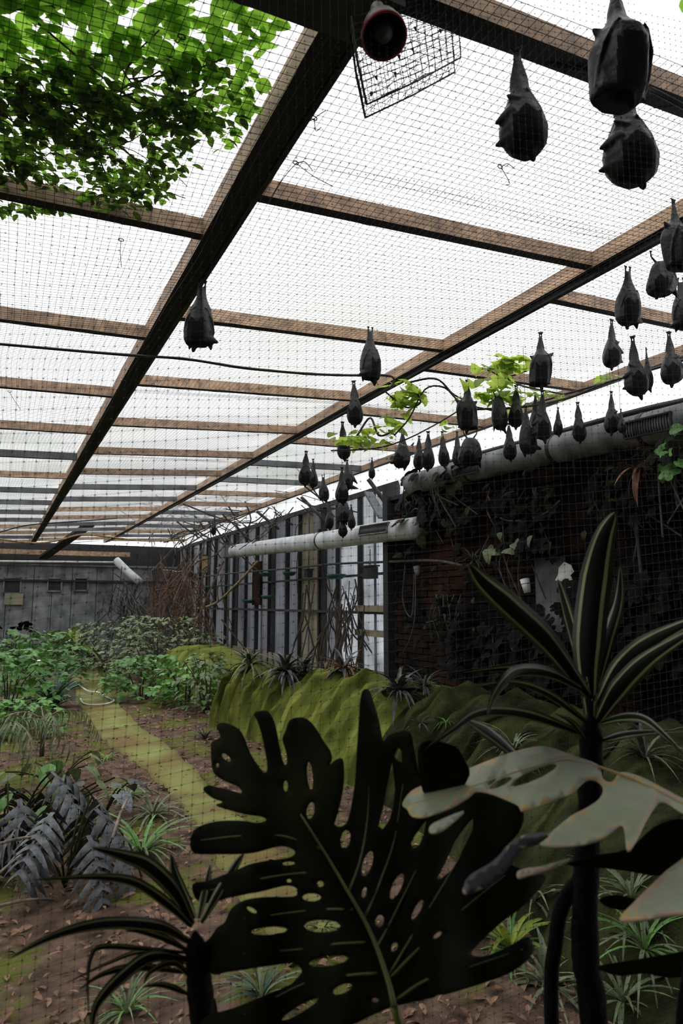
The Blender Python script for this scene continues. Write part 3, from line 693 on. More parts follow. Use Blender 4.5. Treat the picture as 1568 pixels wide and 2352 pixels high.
b = MB(); lathe(b, c0, ax, [(-.13, .001), (-.13, .016), (-.09, .018), (-.08, .022)]); b.build('socket', 'lamp_metal', hl, True)
b = MB(); b.tube(spline([c0 - ax * .13, c0 - ax * .16, Vector((c0.x, c0.y + .02, 1.54))], 8), .005); b.build('cord', 'hose_black', hl, True)
# wire basket beside the lamp
bk_c = [at(806, 38, 1.74), at(842, 240, 1.74), at(1058, 132, 1.92), at(1046, -25, 1.92)]     # top left, bottom left, bottom right, top right
wbx = thing('wire_basket', bk_c[0], 'crumpled black wire basket hanging beside the heat lamp', 'basket')
jr = random.Random(5)
def bil(u, v): return (bk_c[0].lerp(bk_c[3], u)).lerp(bk_c[1].lerp(bk_c[2], u), v)
back = FH * .10 + UPW * .04
L1 = []; L2 = []
for sh_, dst in ((Vector((0, 0, 0)), L1), (back, L2)):
    for i in range(15):
        u = i / 14; dst.append([tuple(bil(u, v / 8) + sh_ + Vector((jr.uniform(-.003, .003), 0, jr.uniform(-.003, .003)))) for v in range(9)])
    for j in range(13):
        v = j / 12; dst.append([tuple(bil(u / 10, v) + sh_ + Vector((jr.uniform(-.003, .003), 0, jr.uniform(-.004, .004)))) for u in range(11)])
L3 = [[tuple(bil(0, v / 10)), tuple(bil(0, v / 10) + back)] for v in range(11)] + [[tuple(bil(u / 12, 1)), tuple(bil(u / 12, 1) + back)] for u in range(13)]
for nm, LL in (('front_mesh', L1), ('back_mesh', L2), ('side_mesh', L3)):
    V, Fq = wires(LL, .0012); V = V - np.array(wbx.location)
    o = bpy.data.objects.new(nm, np_mesh(nm, V, Fq, ['net_black'])); C.objects.link(o); o.parent = wbx
b = MB()
for sh_ in (Vector((0, 0, 0)), back):
    b.tube([bil(0, 0) + sh_, bil(0, .5) + sh_ - RT * .004, bil(0, 1) + sh_], .0034); b.tube([bil(0, 1) + sh_, bil(.5, 1) + sh_ + UPW * -.005, bil(1, 1) + sh_], .0024); b.tube([bil(1, 1) + sh_, bil(1, 0) + sh_], .0018)
b.build('rim', 'net_black', wbx, True)
b = MB()
for (u, v) in ((.05, .9), (.2, .55), (.36, .62), (.55, .35), (.62, .2), (.8, .5), (.3, .8), (.5, .6), (.12, .75), (.9, .3)):
    c = bil(u, v); b.tube([c, c + Vector((.004, 0, .004)), c + Vector((.005, .002, -.004)), c + Vector((-.002, 0, .002))], .0028, 5)
tag(b.build('wire_knots', 'net_black', wbx), None, kind='stuff')
# twine ties on the roof net
def tie(px, py, strands, label):
    p = onZ(px, py, netz(.5, 2) - .005); q = onZ(px, py, netz(p.x, p.y) - .004); D = q.dot(FW)
    b = MB()
    for k in range(3):
        a = k * 2.1; b.tube([q + Vector((.012 * math.cos(a + t), .004, .008 * math.sin(a + t) + .004)) for t in (0, 1.2, 2.4, 3.6, 4.8)], .0018, 5)
    for st in strands:
        b.tube(spline([q] + [at(x, y, D - .01) for x, y in st], 10), .0016, 5)
    tag(b.build('twine_tie', 'net_black', loc=q), label, 'twine', 'twine ties on the roof net')
tie(680, 375, [[(650, 410), (617, 466)], [(720, 405), (764, 428)], [(700, 372), (718, 392)]], 'black twine bow with long loose ends beside the near beam')
tie(278, 552, [[(276, 580), (279, 614)]], 'single black twine end dangling below the left rafter')
tie(1150, 384, [[(1165, 376), (1182, 388)], [(1170, 420), (1160, 425)]], 'curled black wire tie at the head of the lone large bat')
tie(722, 272, [[(700, 282), (690, 276)], [(735, 262), (748, 254)], [(725, 300), (738, 292)]], 'crumpled black wire scraps on the net right of the near beam')
tie(775, 158, [[(784, 152), (790, 160)]], 'small wire loop on the net below the dark header')
tie(22, 900, [[(30, 915), (47, 940)]], 'black twine end hanging from the rafter at the far left')
tie(352, 884, [], 'black knot stuck on the net below the slack cable')
tie(703, 1003, [[(708, 1012), (705, 1018)]], 'frayed twine knot under the second long beam')
tie(418, 85, [[(408, 98), (402, 92)]], 'dark wire clip among the overhead creeper leaves')
# feeding dishes, cups and scraps along the walls
def dish(px, py, x, r, label):
    c = onX(px, py, x); b = MB(); lathe(b, c, UPW, [(-.05, .001), (-.05, r * .6), (-.01, r * .92), (.02, r), (.022, r * .9), (-.03, r * .55), (-.035, .001)], 18)
    tag(b.build('feeding_dish', 'teal_plastic', loc=c, smooth=True), label, 'dish', 'teal feeding dishes on the side wall')
dish(772, 1322, 4.72, .16, 'large teal feeding dish nearest the brick corner'); dish(612, 1318, 4.75, .15, 'teal feeding dish under the middle of the white duct')
dish(664, 1316, 4.75, .13, 'teal feeding dish just right of the one under the duct middle'); dish(616, 1370, 4.75, .15, 'teal feeding dish low down left of the wall rail')
dish(571, 1380, 4.75, .14, 'lowest teal feeding dish beside the rope swag'); dish(486, 1348, 4.75, .15, 'farthest teal feeding dish left of the rope swag')
def cup(px, py, x, h, tilt, m, label):
    c = onX(px, py, x); axx = (UPW + Vector((0, tilt, 0))).normalized(); b = MB()
    lathe(b, c, axx, [(-h / 2, .001), (-h / 2, h * .25), (h / 2, h * .36), (h / 2, h * .33), (-h * .4, h * .22)], 18)
    r_ = tag(b.build('plastic_cup', m, loc=c, smooth=True), label, 'cup')
    b = MB(); lathe(b, c, axx, [(h * .12, h * .325), (h * .16, h * .335)], 18); b.build('band', 'grille', r_)
cup(1208, 1346, 4.42, .13, .25, 'white_plastic', 'white plastic cup hanging on the dark brick wall'); cup(958, 1312, 4.45, .12, .2, 'duct_grey', 'grey plastic cup hanging from the rope at the brick corner')
c = onX(1296, 1322, 4.45); b = MB(); pts = [(-.0, .12), (.06, .09), (.09, .03), (.05, .0), (.08, -.06), (.03, -.12), (-.01, -.05), (-.1, -.04), (-.06, .01), (-.05, .07)]
for dx in (0, .006):
    k = len(b.v); b.v += [(c.x + dx + .02 * math.sin(20 * p[0]), c.y - p[0], c.z + p[1]) for p in pts]; b.f.append(tuple(range(k, k + len(pts)))); b.m.append(0)
n = len(pts)
for i in range(n): b.f.append((i, (i + 1) % n, n + (i + 1) % n, n + i)); b.m.append(0)
tag(b.build('plastic_scrap', 'white_plastic', loc=c), 'torn white plastic scrap stuck on the dark brick wall', 'scrap')
c = onX(1520, 1378, 4.42); b = MB(); lathe(b, c, UPW, [(-.08, .001), (-.06, .035), (0, .055), (.05, .04), (.08, .012), (.1, .001)], 14); tag(b.build('seed_pod', 'root_pale', loc=c, smooth=True), 'pale round pod hanging among roots on the brick wall', 'pod')
def hanging_box(px, py, x, sy, sz, m, label):
    c = onX(px, py, x); r_ = thing('feeder_box', c, label, 'box'); b = MB(); b.box(c, (.1, sy, sz)); b.build('body', m, r_)
    b = MB(); b.box(c + UPW * (sz / 2 + .015), (.14, sy * 1.15, .02)); b.build('lid', 'dark_post', r_); b = MB(); b.tube([c + UPW * sz / 2, c + UPW * (sz / 2 + .25)], .006); b.build('cord', 'rope_dark', r_)
hanging_box(850, 1316, 4.6, .26, .16, 'dark_post', 'black feeder box hanging left of the brick corner'); hanging_box(708, 1318, 4.7, .14, .12, 'dark_post', 'small black feeder box hanging from the shelf rail')
hanging_box(470, 1296, 4.7, .16, .42, 'rope_tan', 'tan wooden feeder tube on the far side wall')
c = onX(590, 1330, 4.85); 
for (px, py, x, sy, sz, m, lab) in ((590, 1340, 4.86, .5, .9, 'brick', 'rust-stained panel leaning on the side wall under the duct'), (1265, 1370, 4.5, .35, .7, 'grey_timber', 'dark grey board standing on the brick wall behind the white cup')):
    c = onX(px, py, x); b = MB(); b.box(c, (.04, sy, sz)); tag(b.build('board', m, loc=c), lab, 'board')
# ------------------------------------------------------------------ foliage
def leaf_mesh(name, m, kind='ovate', wid=.5, droop=.2, fold=.2, nu=6):
    b = MB()
    if kind == 'pinnate':
        rows = [[(x * .035 * (1.1 - y), y, -droop * y * y) for x in (-1, 0, 1)] for y in (0, .15, .3, .45, .6, .75, .9, 1.0)]; b.quadgrid(rows)
        for i in range(6):
            y0 = .14 + .135 * i; L_ = (.36, .44, .46, .42, .34, .24)[i] * wid * 2
            for s_ in (-1, 1):
                rr = []
                for k in range(5):
                    u = k / 4; cx, cy = s_ * L_ * u * .86, y0 + L_ * u * (.32 + .05 * i); hw = .05 * (1 - u ** 2.5) * (1.05 if k else 1.1) + .003
                    z = -droop * y0 * y0 - droop * 1.3 * u * u * L_ - .03 * u
                    rr.append([(cx + hw * .3 * s_, cy - hw, z), (cx, cy, z + .012), (cx - hw * .3 * s_, cy + hw, z)])
                b.quadgrid(rr)
    elif kind == 'lobed':
        n = 26; c = (0, .35, .05); b.v.append(c)
        for k in range(n):
            q = -math.pi / 2 + .12 + (2 * math.pi - .24) * k / (n - 1)
            r = .30 + .24 * abs(math.cos(2.5 * (q - math.pi / 2))) ** .7
            b.v.append((r * wid * 2 * math.cos(q), .42 + r * 1.08 * math.sin(q), -droop * r * r * 1.6))
        b.f += [(0, k, k + 1) for k in range(1, n)]; b.m += [0] * (n - 1)
    else:
        rows = []
        for i in range(nu + 1):
            u = i / nu
            if kind == 'ovate': h = .5 * wid * (math.sin(math.pi * u ** .8) ** .85) if 0 < u < 1 else .004
            elif kind == 'heart': h = .5 * wid * (1 - u) ** .6 * (min(1, u * 9 + .55)) * 1.1 + .003
            else: h = .5 * wid * (1 - u ** 2.2) * (min(1, .5 + u * 2)) + .003
            y = math.sin(u * 1.0) / 1.0 if droop < .5 else u * (1 - .35 * u * min(1, droop))
            z = -droop * u * u
            rows.append([(x * h, y, z + fold * abs(x) * h) for x in (-1, -.5, 0, .5, 1)])
        b.quadgrid(rows)
    o = b.build(name, m, smooth=True); me = o.data; C.objects.unlink(o); bpy.data.objects.remove(o)
    return me
LV = {}
for nm, m, k, wd, dr, fo in (('vine', 'vine_leaf', 'ovate', .62, .15, .15), ('lime', 'lime_leaf', 'heart', .9, .2, .1), ('nettle', 'bright_leaf', 'lobed', .5, .3, .1), ('ovate', 'bright_leaf', 'ovate', .55, .3, .2),
                             ('blue', 'blue_leaf', 'strap', .06, .55, .3), ('grey', 'grey_leaf', 'ovate', .42, .4, .2), ('yellow', 'yellow_leaf', 'strap', .10, .7, .3), ('grass', 'grey_leaf', 'strap', .05, .75, .3),
                             ('dark', 'dark_leaf', 'lobed', .5, .3, .1), ('olive', 'olive_leaf', 'ovate', .6, .3, .2), ('brom', 'bromeliad', 'strap', .13, .55, .35), ('bromred', 'bromeliad_red', 'strap', .12, .5, .35),
                             ('dead', 'dead_leaf', 'ovate', .35, .6, .3), ('silver', 'silver_leaf', 'ovate', .34, .7, .3), ('frond', 'grey_leaf', 'strap', .09, .65, .3), ('spike', 'root_pale', 'strap', .07, .5, .3), ('greentuft', 'bright_leaf', 'strap', .05, .75, .3)):
    LV[nm] = leaf_mesh('leaf_' + nm, m, k, wd, dr, fo)
def merged(name, parent, items, matname):
    # many leaves too small to tell apart, joined into one part
    V, Fc, base = [], [], 0
    off = Vector((0, 0, 0)); q = parent
    while q: off += Vector(q.location); q = q.parent
    cache = {}
    for me, mw in items:
        if me not in cache: cache[me] = (np.array([tuple(v.co) for v in me.vertices]), [tuple(p.vertices) for p in me.polygons])
        v, f = cache[me]; A = np.array(mw)
        V.append(v @ A[:3, :3].T + A[:3, 3] - np.array(off)); Fc += [tuple(base + i for i in t) for t in f]; base += len(v)
    me = bpy.data.meshes.new(name); me.from_pydata(np.concatenate(V).tolist(), [], Fc); me.materials.append(M[matname]); me.polygons.foreach_set('use_smooth', [True] * len(me.polygons))
    o = bpy.data.objects.new(name, me); C.objects.link(o); o.parent = parent; o['kind'] = 'stuff'
    return o
def bush(label, cat, base, R, H, n, leafs, size, seed, name='leafy_bush', extra=0, extram=None, stemm='twig', nst=7, group=None, flat=.4, z0=.1):
    r = random.Random(seed); base = Vector(base); root = thing(name, base, label, cat, group)
    b = MB(); tips = []
    for k in range(nst):
        a = r.uniform(0, 6.28); rr = R * r.uniform(.2, .9); t = base + Vector((rr * math.cos(a), rr * math.sin(a), H * r.uniform(.6, 1.0)))
        b.tube(spline([base + Vector((rr * .15 * math.cos(a), rr * .15 * math.sin(a), -.02)), base.lerp(t, .5) + Vector((0, 0, H * .1)), t], 6), [.012, .011, .010, .009, .007, .006, .004], 5); tips.append(t)
    b.build('stem', stemm, root, True)
    items = []
    for k in range(n + extra):
        a = r.uniform(0, 6.28); cz = r.random(); rr = R * math.sqrt(max(.02, 1 - cz * cz * .7)) * r.uniform(.45, 1.0)
        p = base + Vector((rr * math.cos(a), rr * math.sin(a), H * (z0 + (1 - z0) * cz)))
        d = Vector((math.cos(a), math.sin(a), r.uniform(-.5, .5))) + Vector((r.uniform(-.5, .5), r.uniform(-.5, .5), 0))
        nr = Vector((r.uniform(-flat, flat), r.uniform(-flat, flat), 1)) + Vector((math.cos(a), math.sin(a), 0)) * .3
        mw = frame(p, d, nr, size * r.uniform(.7, 1.3)); me = LV[r.choice(leafs)]
        if k < n: piece('leaf', me, root, mw)
        else: items.append((me, mw))
    if items: merged('foliage', root, items, extram or LV[leafs[0]].materials[0].name)
    return root
def tuft(label, cat, base, L_, n, leafs, seed, name='grass_tuft', elev=(.25, 1.3), group=None):
    r = random.Random(seed); base = Vector(base); root = thing(name, base, label, cat, group)
    for k in range(n):
        a = 6.28 * k / n * 2.4 + r.uniform(-.3, .3); e = r.uniform(*elev)
        d = Vector((math.cos(a) * math.cos(e), math.sin(a) * math.cos(e), math.sin(e))); up = Vector((-math.cos(a) * math.sin(e), -math.sin(a) * math.sin(e), math.cos(e)))
        piece('blade', LV[r.choice(leafs)], root, frame(base + Vector((.01 * math.cos(a), .01 * math.sin(a), .0)), d, up, L_ * r.uniform(.65, 1.15)))
    return root
# creeper on top of the roof net, upper left
r = random.Random(11); root = thing('overhead_creeper', at(100, 100, 2.0), 'dense green creeper spread over the roof net in the upper left', 'creeper')
def in_vine(px, py):
    edge = interp(py, [(0, 640), (40, 690), (60, 620), (120, 590), (200, 602), (300, 590), (340, 560), (380, 440), (430, 385), (480, 375), (500, 300)])
    if px > edge: return 0
    core = 1 - max(0, (px - edge + 260) / 260) * .55
    if py < 200: core *= .55 + .45 * py / 200
    return core
items = []; placed = 0; tries = 0; items2 = []
LV['vinedark'] = leaf_mesh('leaf_vinedark', 'vine_shaded', 'ovate', .5, .2, .2)
def lump(px, py): return math.sin(px * .021 + 2 * math.sin(py * .013)) * math.sin(py * .027 + 1.5 * math.sin(px * .017)) + .5 * math.sin(px * .06 + py * .05) * math.sin(py * .07 - px * .03)
def vine_at(px, py, lift):
    q = onZ(px, py, 1.60)
    for _ in range(3): q = onZ(px, py, roofz(q.x) + lift)
    if abs(q.x - .77) < .085 or abs(q.y - 2.81) < .05 or q.y < 1.25: return None
    return q
while placed < 3500 and tries < 90000:
    tries += 1; px = r.uniform(-250, 700); py = r.uniform(-120, 492); e = in_vine(px, py)
    if not e: continue
    low = py > 170 + r.uniform(-60, 60)
    dens = (.13 if not low else 1.0) * (.55 + .55 * lump(px, py)) * (1.0 if low and px < 450 else .8) + .06
    if r.random() > dens * (.6 + .4 * e): continue
    q = vine_at(px, py, r.uniform(.012, .125))
    if q is None: continue
    a = r.uniform(0, 6.28); d = Vector((math.cos(a), math.sin(a), r.uniform(-.25, .1))); nr = Vector((r.uniform(-.6, .6), r.uniform(-.7, .4), 1))
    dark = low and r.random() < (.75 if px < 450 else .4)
    sz = r.uniform(.062, .088) if not low else r.uniform(.038, .066)
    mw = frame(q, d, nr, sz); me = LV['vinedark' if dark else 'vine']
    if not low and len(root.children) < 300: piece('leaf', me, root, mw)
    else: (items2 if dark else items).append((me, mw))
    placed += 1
merged('foliage', root, items, 'vine_leaf'); merged('foliage', root, items2, 'vine_shaded')
b = MB()
for k in range(60):
    px, py = r.uniform(-100, 480), r.uniform(150, 470); p = onZ(px, py, 1.62); q = p + Vector((r.uniform(-.5, .5), r.uniform(-.4, .4), 0)); m_ = (p + q) / 2 + Vector((r.uniform(-.08, .08), r.uniform(-.08, .08), 0))
    P = spline([p, m_, q], 8); zl = r.uniform(.03, .1)
    if any(x.y < 1.3 or x.y > 2.75 or abs(x.x - .77) < .07 for x in P): continue
    for x in P: x.z = roofz(x.x) + zl
    b.tube(P, r.uniform(.0015, .0034), 5)
P = [onZ(-60, 22, 1.66), onZ(120, 14, 1.66), onZ(260, -10, 1.66)]; b.tube(P, .008, 6)
tag(b.build('stem', 'twig', root, True), None, kind='stuff')
# lime-leaved climber hanging between the bats
r = random.Random(21); c0 = onZ(905, 905, 1.62); root = thing('leafy_climber', c0, 'lime green climber with bare looping twigs among the hanging bats', 'climber')
def cpos(x, y):
    q = onZ(x, y, 1.60); q = onZ(x, y, netz(min(4.3, q.x), q.y) - .03); D = min(q.dot(FW), 5.6 + r.uniform(-.12, .12)) - r.uniform(0, .05); return at(x, y, D)
b = MB()
for pts in ([(760, 1035), (860, 1030), (930, 1010), (1000, 975), (1050, 945)], [(905, 1000), (940, 960), (975, 895), (1020, 890), (1060, 925), (1140, 945)], [(885, 900), (930, 935), (965, 925), (950, 890)], [(1050, 945), (1100, 940), (1200, 935), (1300, 915), (1390, 880)],
            [(820, 1000), (850, 960), (870, 1000), (905, 990)], [(1120, 850), (1160, 865), (1200, 855), (1225, 845)], [(1160, 865), (1195, 885), (1290, 905)], [(930, 880), (1000, 870), (1040, 905), (1070, 920)]):
    b.tube(spline([cpos(x, y) for x, y in pts], 20), r.uniform(.006, .009), 6)
b.build('twig', 'twig', root, True)
for (cx, cy, sx, sy, n, sz) in ((925, 915, 42, 28, 44, .085), (955, 900, 25, 15, 14, .08), (830, 1005, 60, 22, 44, .075), (905, 975, 30, 22, 14, .08), (1160, 835, 46, 24, 46, .075), (1135, 905, 70, 38, 56, .09), (1190, 915, 45, 30, 18, .075), (1395, 872, 26, 12, 10, .06), (1270, 905, 50, 14, 12, .06), (880, 1020, 60, 14, 14, .06), (1025, 975, 20, 40, 6, .06)):
    for k in range(n):
        p = cpos(cx + r.gauss(0, sx * .5), cy + r.gauss(0, sy * .5)); a = r.uniform(0, 6.28)
        piece('leaf', LV['lime'], root, frame(p, (math.cos(a), math.sin(a), r.uniform(-.6, .1)), (r.uniform(-.5, .5), r.uniform(-.9, .1), 1), sz * r.uniform(.9, 1.7)))
# garden beds on the left
from mathutils.bvhtree import BVHTree
_v, _p = [], []
for o in sc.objects:
    if o.type == 'MESH' and (o.name.startswith('mossy_bank') or o.name == 'floor'):
        b0 = len(_v); _v += [v.co.copy() for v in o.data.vertices]; _p += [tuple(b0 + i for i in f.vertices) for f in o.data.polygons]
GROUND = BVHTree.FromPolygons(_v, _p)
def hit(px, py):
    l, n, i, d = GROUND.ray_cast(Vector((0, 0, 0)), ray(px, py).normalized()); return (l, n) if l else (onZ(px, py, GZ), UPW)
def g(px, py): return onZ(px, py, GZ)
def gl(px, L_): q = onY(px, 1500, L_); return Vector((q.x, L_, GZ))
bush('bright green broad-leaved clump at the far left edge beside the path', 'bush', g(15, 1640), .8, .95, 70, ['nettle', 'ovate'], .15, 31, extra=260, extram='bright_leaf')
bush('second bright green clump just behind the blue-green grass', 'bush', g(85, 1580), .95, 1.0, 60, ['nettle', 'ovate'], .17, 32, extra=260, extram='bright_leaf')
tuft('blue-green grass tuft between the bright green clumps and the path', 'grass', g(120, 1628), .75, 70, ['blue'], 33, elev=(.6, 1.45))
bush('dark green leafy clump right of the path bend', 'bush', g(325, 1606), .68, .68, 70, ['nettle', 'ovate'], .13, 34, extra=260, extram='bright_leaf')
bush('low green clump between the path clump and the mossy bank', 'bush', g(425, 1622), .5, .7, 50, ['nettle', 'grey'], .13, 35, extra=160, extram='bright_leaf')
bush('grey-green shrub at the foot of the far end wall', 'shrub', gl(255, 16.5), 1.4, 1.15, 40, ['grey', 'ovate'], .13, 36, extra=750, extram='grey_leaf')
bush('taller grey-green shrub below the brown dead creeper', 'shrub', gl(365, 14.0), 1.15, 1.3, 40, ['grey', 'nettle'], .12, 37, extra=750, extram='grey_leaf')
bush('grey-green shrub in front of the grey side wall', 'shrub', g(450, 1560), .8, .95, 40, ['grey', 'ovate'], .12, 38, extra=400, extram='grey_leaf')
tuft('yellow-green strap-leaved plant at the foot of the far wall', 'plant', gl(165, 17.0) + Vector((0, 0, .5)), 1.0, 46, ['yellow'], 39, 'strap_leaf_plant', (.3, 1.4))
tuft('grey strap-leaved plant left of the yellow-green one', 'plant', gl(118, 17.5) + Vector((0, 0, .4)), .95, 36, ['grass', 'frond'], 40, 'strap_leaf_plant', (.3, 1.3))
bush('small bright green seedling before the far wall, left', 'plant', gl(75, 18), .6, .8, 24, ['nettle'], .22, 41, 'seedling_plant')
bush('black-leaved plant at the far left below the windows', 'plant', gl(22, 18.5), .7, 1.0, 40, ['dark', 'brom'], .28, 42, 'dark_plant')
# drooping grey fronds beside the path
def fronds(label, base, n, L_, leafs, seed, elev, name='drooping_palm', H=.5, spread=6.28, a0=0):
    r = random.Random(seed); base = Vector(base); root = thing(name, base, label, 'palm'); top = base + Vector((0, 0, H))
    b = MB(); b.tube([base - Vector((0, 0, .03)), top], [.025, .018], 7); b.build('stem', 'twig', root, True)
    for k in range(n):
        a = a0 + spread * k / n + r.uniform(-.2, .2); e = r.uniform(*elev); h = Vector((math.cos(a), math.sin(a), 0))
        P = spline([top, top + h * L_ * .35 + UPW * L_ * .22 * math.sin(e + .5), top + h * L_ * .75 + UPW * L_ * .05, top + h * L_ - UPW * L_ * .32], 10)
        b = MB(); b.tube(P, [.007 - .0005 * i for i in range(11)], 5); ribo = b.build('frond', 'pale_twig', root, True); items = []
        sd = h.cross(UPW)
        for i in range(2, 11):
            for s in (-1, 1):
                t = (P[min(i + 1, 10)] - P[i - 1]).normalized(); d = (sd * s * .8 + t * .6 - UPW * .55)
                items.append((LV[leafs], frame(P[i], d, UPW + h * .3, L_ * (.42 - .018 * abs(i - 5)))))
        for me, mw in items: piece('leaflet', me, ribo, mw)
fronds('grey drooping palm at the left edge nearest the brown litter', g(-10, 1800), 5, .62, 'frond', 51, (.2, .8), H=.42)
bush('low grey-green clump filling behind the path loop', 'bush', g(175, 1535), .8, .7, 40, ['grey', 'nettle'], .14, 43, extra=260, extram='grey_leaf')
bush('ragged green clump left of the mossy bank end', 'bush', g(478, 1640), .42, .85, 36, ['grey', 'ovate'], .12, 44, extra=200, extram='grey_leaf')
bush('low dark green clump between the palms and the bright clump', 'bush', g(50, 1690), .5, .4, 40, ['nettle', 'ovate'], .12, 45, extra=140, extram='bright_leaf')
fronds('grey drooping palm beside the path with hanging leaflets', g(95, 1740), 4, .55, 'frond', 52, (.1, .6), H=.38)
def bigleaf(label, base, n, L_, leafs, seed, H, name='broad_leaf_plant', R=.35, el=(-.5, .4)):
    r = random.Random(seed); base = Vector(base); root = thing(name, base, label, 'plant'); b = MB(); lf = []
    for k in range(n):
        a = 6.28 * k / n + r.uniform(-.4, .4); h = Vector((math.cos(a), math.sin(a), 0)); t = base + h * R * r.uniform(.5, 1.1) + UPW * H * r.uniform(.6, 1.1)
        b.tube(spline([base, base.lerp(t, .6) + UPW * H * .15, t], 6), .006, 5); d = h + UPW * r.uniform(*el) - UPW * .4
        lf.append((LV[r.choice(leafs)], frame(t, d, UPW + h * .5, L_ * r.uniform(.75, 1.2))))
    b.build('stalk', 'olive_leaf', root, True)
    for me, mw in lf: piece('leaf', me, root, mw)
    return root
LV['split'] = leaf_mesh('leaf_split', 'silver_leaf', 'pinnate', .5, .5, .1); LV['broad'] = leaf_mesh('leaf_broad', 'grey_leaf', 'heart', .7, .35, .2); LV['broadblue'] = leaf_mesh('leaf_broadblue', 'silver_leaf', 'heart', .7, .35, .2)
bigleaf('silvery split-leaved plant at the left edge below the palms', g(15, 1960), 10, .42, ['split'], 61, .46, el=(-.6, .1))
bigleaf('silvery drooping split leaves in the middle of the litter', g(150, 2040), 10, .40, ['split'], 62, .42, R=.22, el=(-.6, .1))
bigleaf('pale broad-leaved arum beside the mossy path', g(235, 1880), 5, .26, ['broadblue'], 63, .22, R=.25, el=(.0, .5))
bigleaf('low mixed green leaves between the silvery plants', g(110, 1900), 14, .20, ['broad', 'ovate'], 64, .28, R=.45)
bigleaf('green broad leaves at the near edge of the brown litter strip', g(130, 1800), 9, .22, ['ovate', 'broad'], 65, .2, R=.4)
tuft('spidery green and white grass tuft on the litter below the path', 'grass', g(325, 1965), .42, 48, ['grass', 'greentuft'], 66, elev=(.25, 1.2))
tuft('pale grass tuft beside the path edge', 'grass', g(352, 1875), .36, 44, ['grass'], 67, elev=(.25, 1.2))
tuft('pale grass tuft left of the mossy path, among fallen leaves', 'grass', g(290, 1830), .34, 36, ['grass', 'greentuft'], 68, elev=(.2, 1.0))
tuft('small white-green tuft at the foot of the mossy bank', 'grass', g(470, 1700), .28, 34, ['spike'], 69, elev=(.3, 1.3))
tuft('small bright tuft on the brown litter beside the path', 'plant', g(245, 1745), .2, 20, ['greentuft', 'yellow'], 70, 'seedling_plant', (.3, 1.2))
# bromeliads along the top of the bank
def onbank(px, py, z): return onZ(px, py, z)
for i, (px, py, z, L_, n, lv, lab) in enumerate(((573, 1512, -.74, .42, 46, ['grass', 'brom'], 'grey arching bromeliad on the bank crest, farthest left'), (655, 1528, -.74, .40, 60, ['brom'], 'big dark bromeliad clump on the bank crest below the wall'), (700, 1520, -.74, .3, 36, ['brom', 'spike'], 'smaller dark bromeliad touching the big clump on its right'),
        (788, 1522, -.74, .36, 44, ['brom', 'bromred'], 'reddish bromeliad on the bank crest left of the brick corner'), (915, 1575, -.74, .42, 64, ['brom', 'spike'], 'spiky black bromeliad overhanging the bank face under the brick corner'), (975, 1560, -.76, .34, 40, ['spike', 'brom'], 'pale spiky bromeliad right of the black one'),
        (480, 1512, -.85, .38, 40, ['grass', 'greentuft'], 'shaggy grass hanging over the left end of the bank'))):
    tuft(lab, 'bromeliad', hit(px, py + 22)[0] + UPW * .03, L_, n, lv, 80 + i, 'bromeliad', (-.1, 1.3))
tuft('small white-leaved rosette on the bank face', 'plant', hit(965, 1662)[0], .16, 22, ['spike'], 90, 'rosette_plant', (.1, 1.0)); tuft('small green rosette right of the white-leaved one', 'plant', hit(1025, 1660)[0], .16, 22, ['greentuft'], 91, 'rosette_plant', (.1, 1.0))
tuft('bright green fern tuft in shade under the big split leaf', 'plant', hit(1170, 2180)[0], .34, 34, ['greentuft', 'yellow'], 92, 'fern_tuft', (.2, 1.3))
for i, (px, py, L_, lv, lab) in enumerate(((1225, 2070, .3, ['grass'], 'dim grass tuft between the big split leaf and the dark cane'), (1450, 2060, .3, ['grass'], 'dim grass tuft right of the dark cane, under the pale leaf'), (1480, 2180, .32, ['greentuft', 'grass'], 'greener grass tuft low on the bank right of the dark cane'),
        (1260, 2270, .26, ['grass', 'frond'], 'withered grass tuft between the two dark canes'), (1430, 2300, .28, ['grass', 'frond'], 'withered grass tuft at the bottom edge right of the canes'), (1180, 1720, .3, ['grass'], 'dim grass tuft on the bank behind the tall dracaena'), (1480, 1740, .34, ['grass', 'spike'], 'pale dry grass tuft on the bank right of the tall dracaena'),
        (740, 2140, .22, ['grass', 'frond'], 'small withered tuft seen through the holes of the split leaf'), (600, 2290, .26, ['grass', 'blue'], 'grey-green tuft in the gap below the split leaf'), (290, 2325, .2, ['greentuft', 'grass'], 'low green tuft at the bottom edge beside the small dracaena'))):
    tuft(lab, 'grass', hit(px, py)[0], L_, 34, lv, 140 + i, elev=(.2, 1.3))
r = random.Random(161); items = []; root = thing('moss_fibres', hit(1450, 2000)[0], 'dim fibrous moss and grass covering the bank behind the dracaena', 'moss', kind='stuff')
for k in range(5200):
    l, n = hit(r.uniform(1000, 1640), r.uniform(1600, 2420))
    if l.y > 6 or l.z < GZ + .02: continue
    items.append((LV['grass' if r.random() < .6 else 'greentuft'], frame(l, n * .5 + Vector((r.uniform(-.6, .6), r.uniform(-.6, .6), -.7)), n, r.uniform(.05, .11))))
merged('moss_strands', root, items, 'olive_leaf')
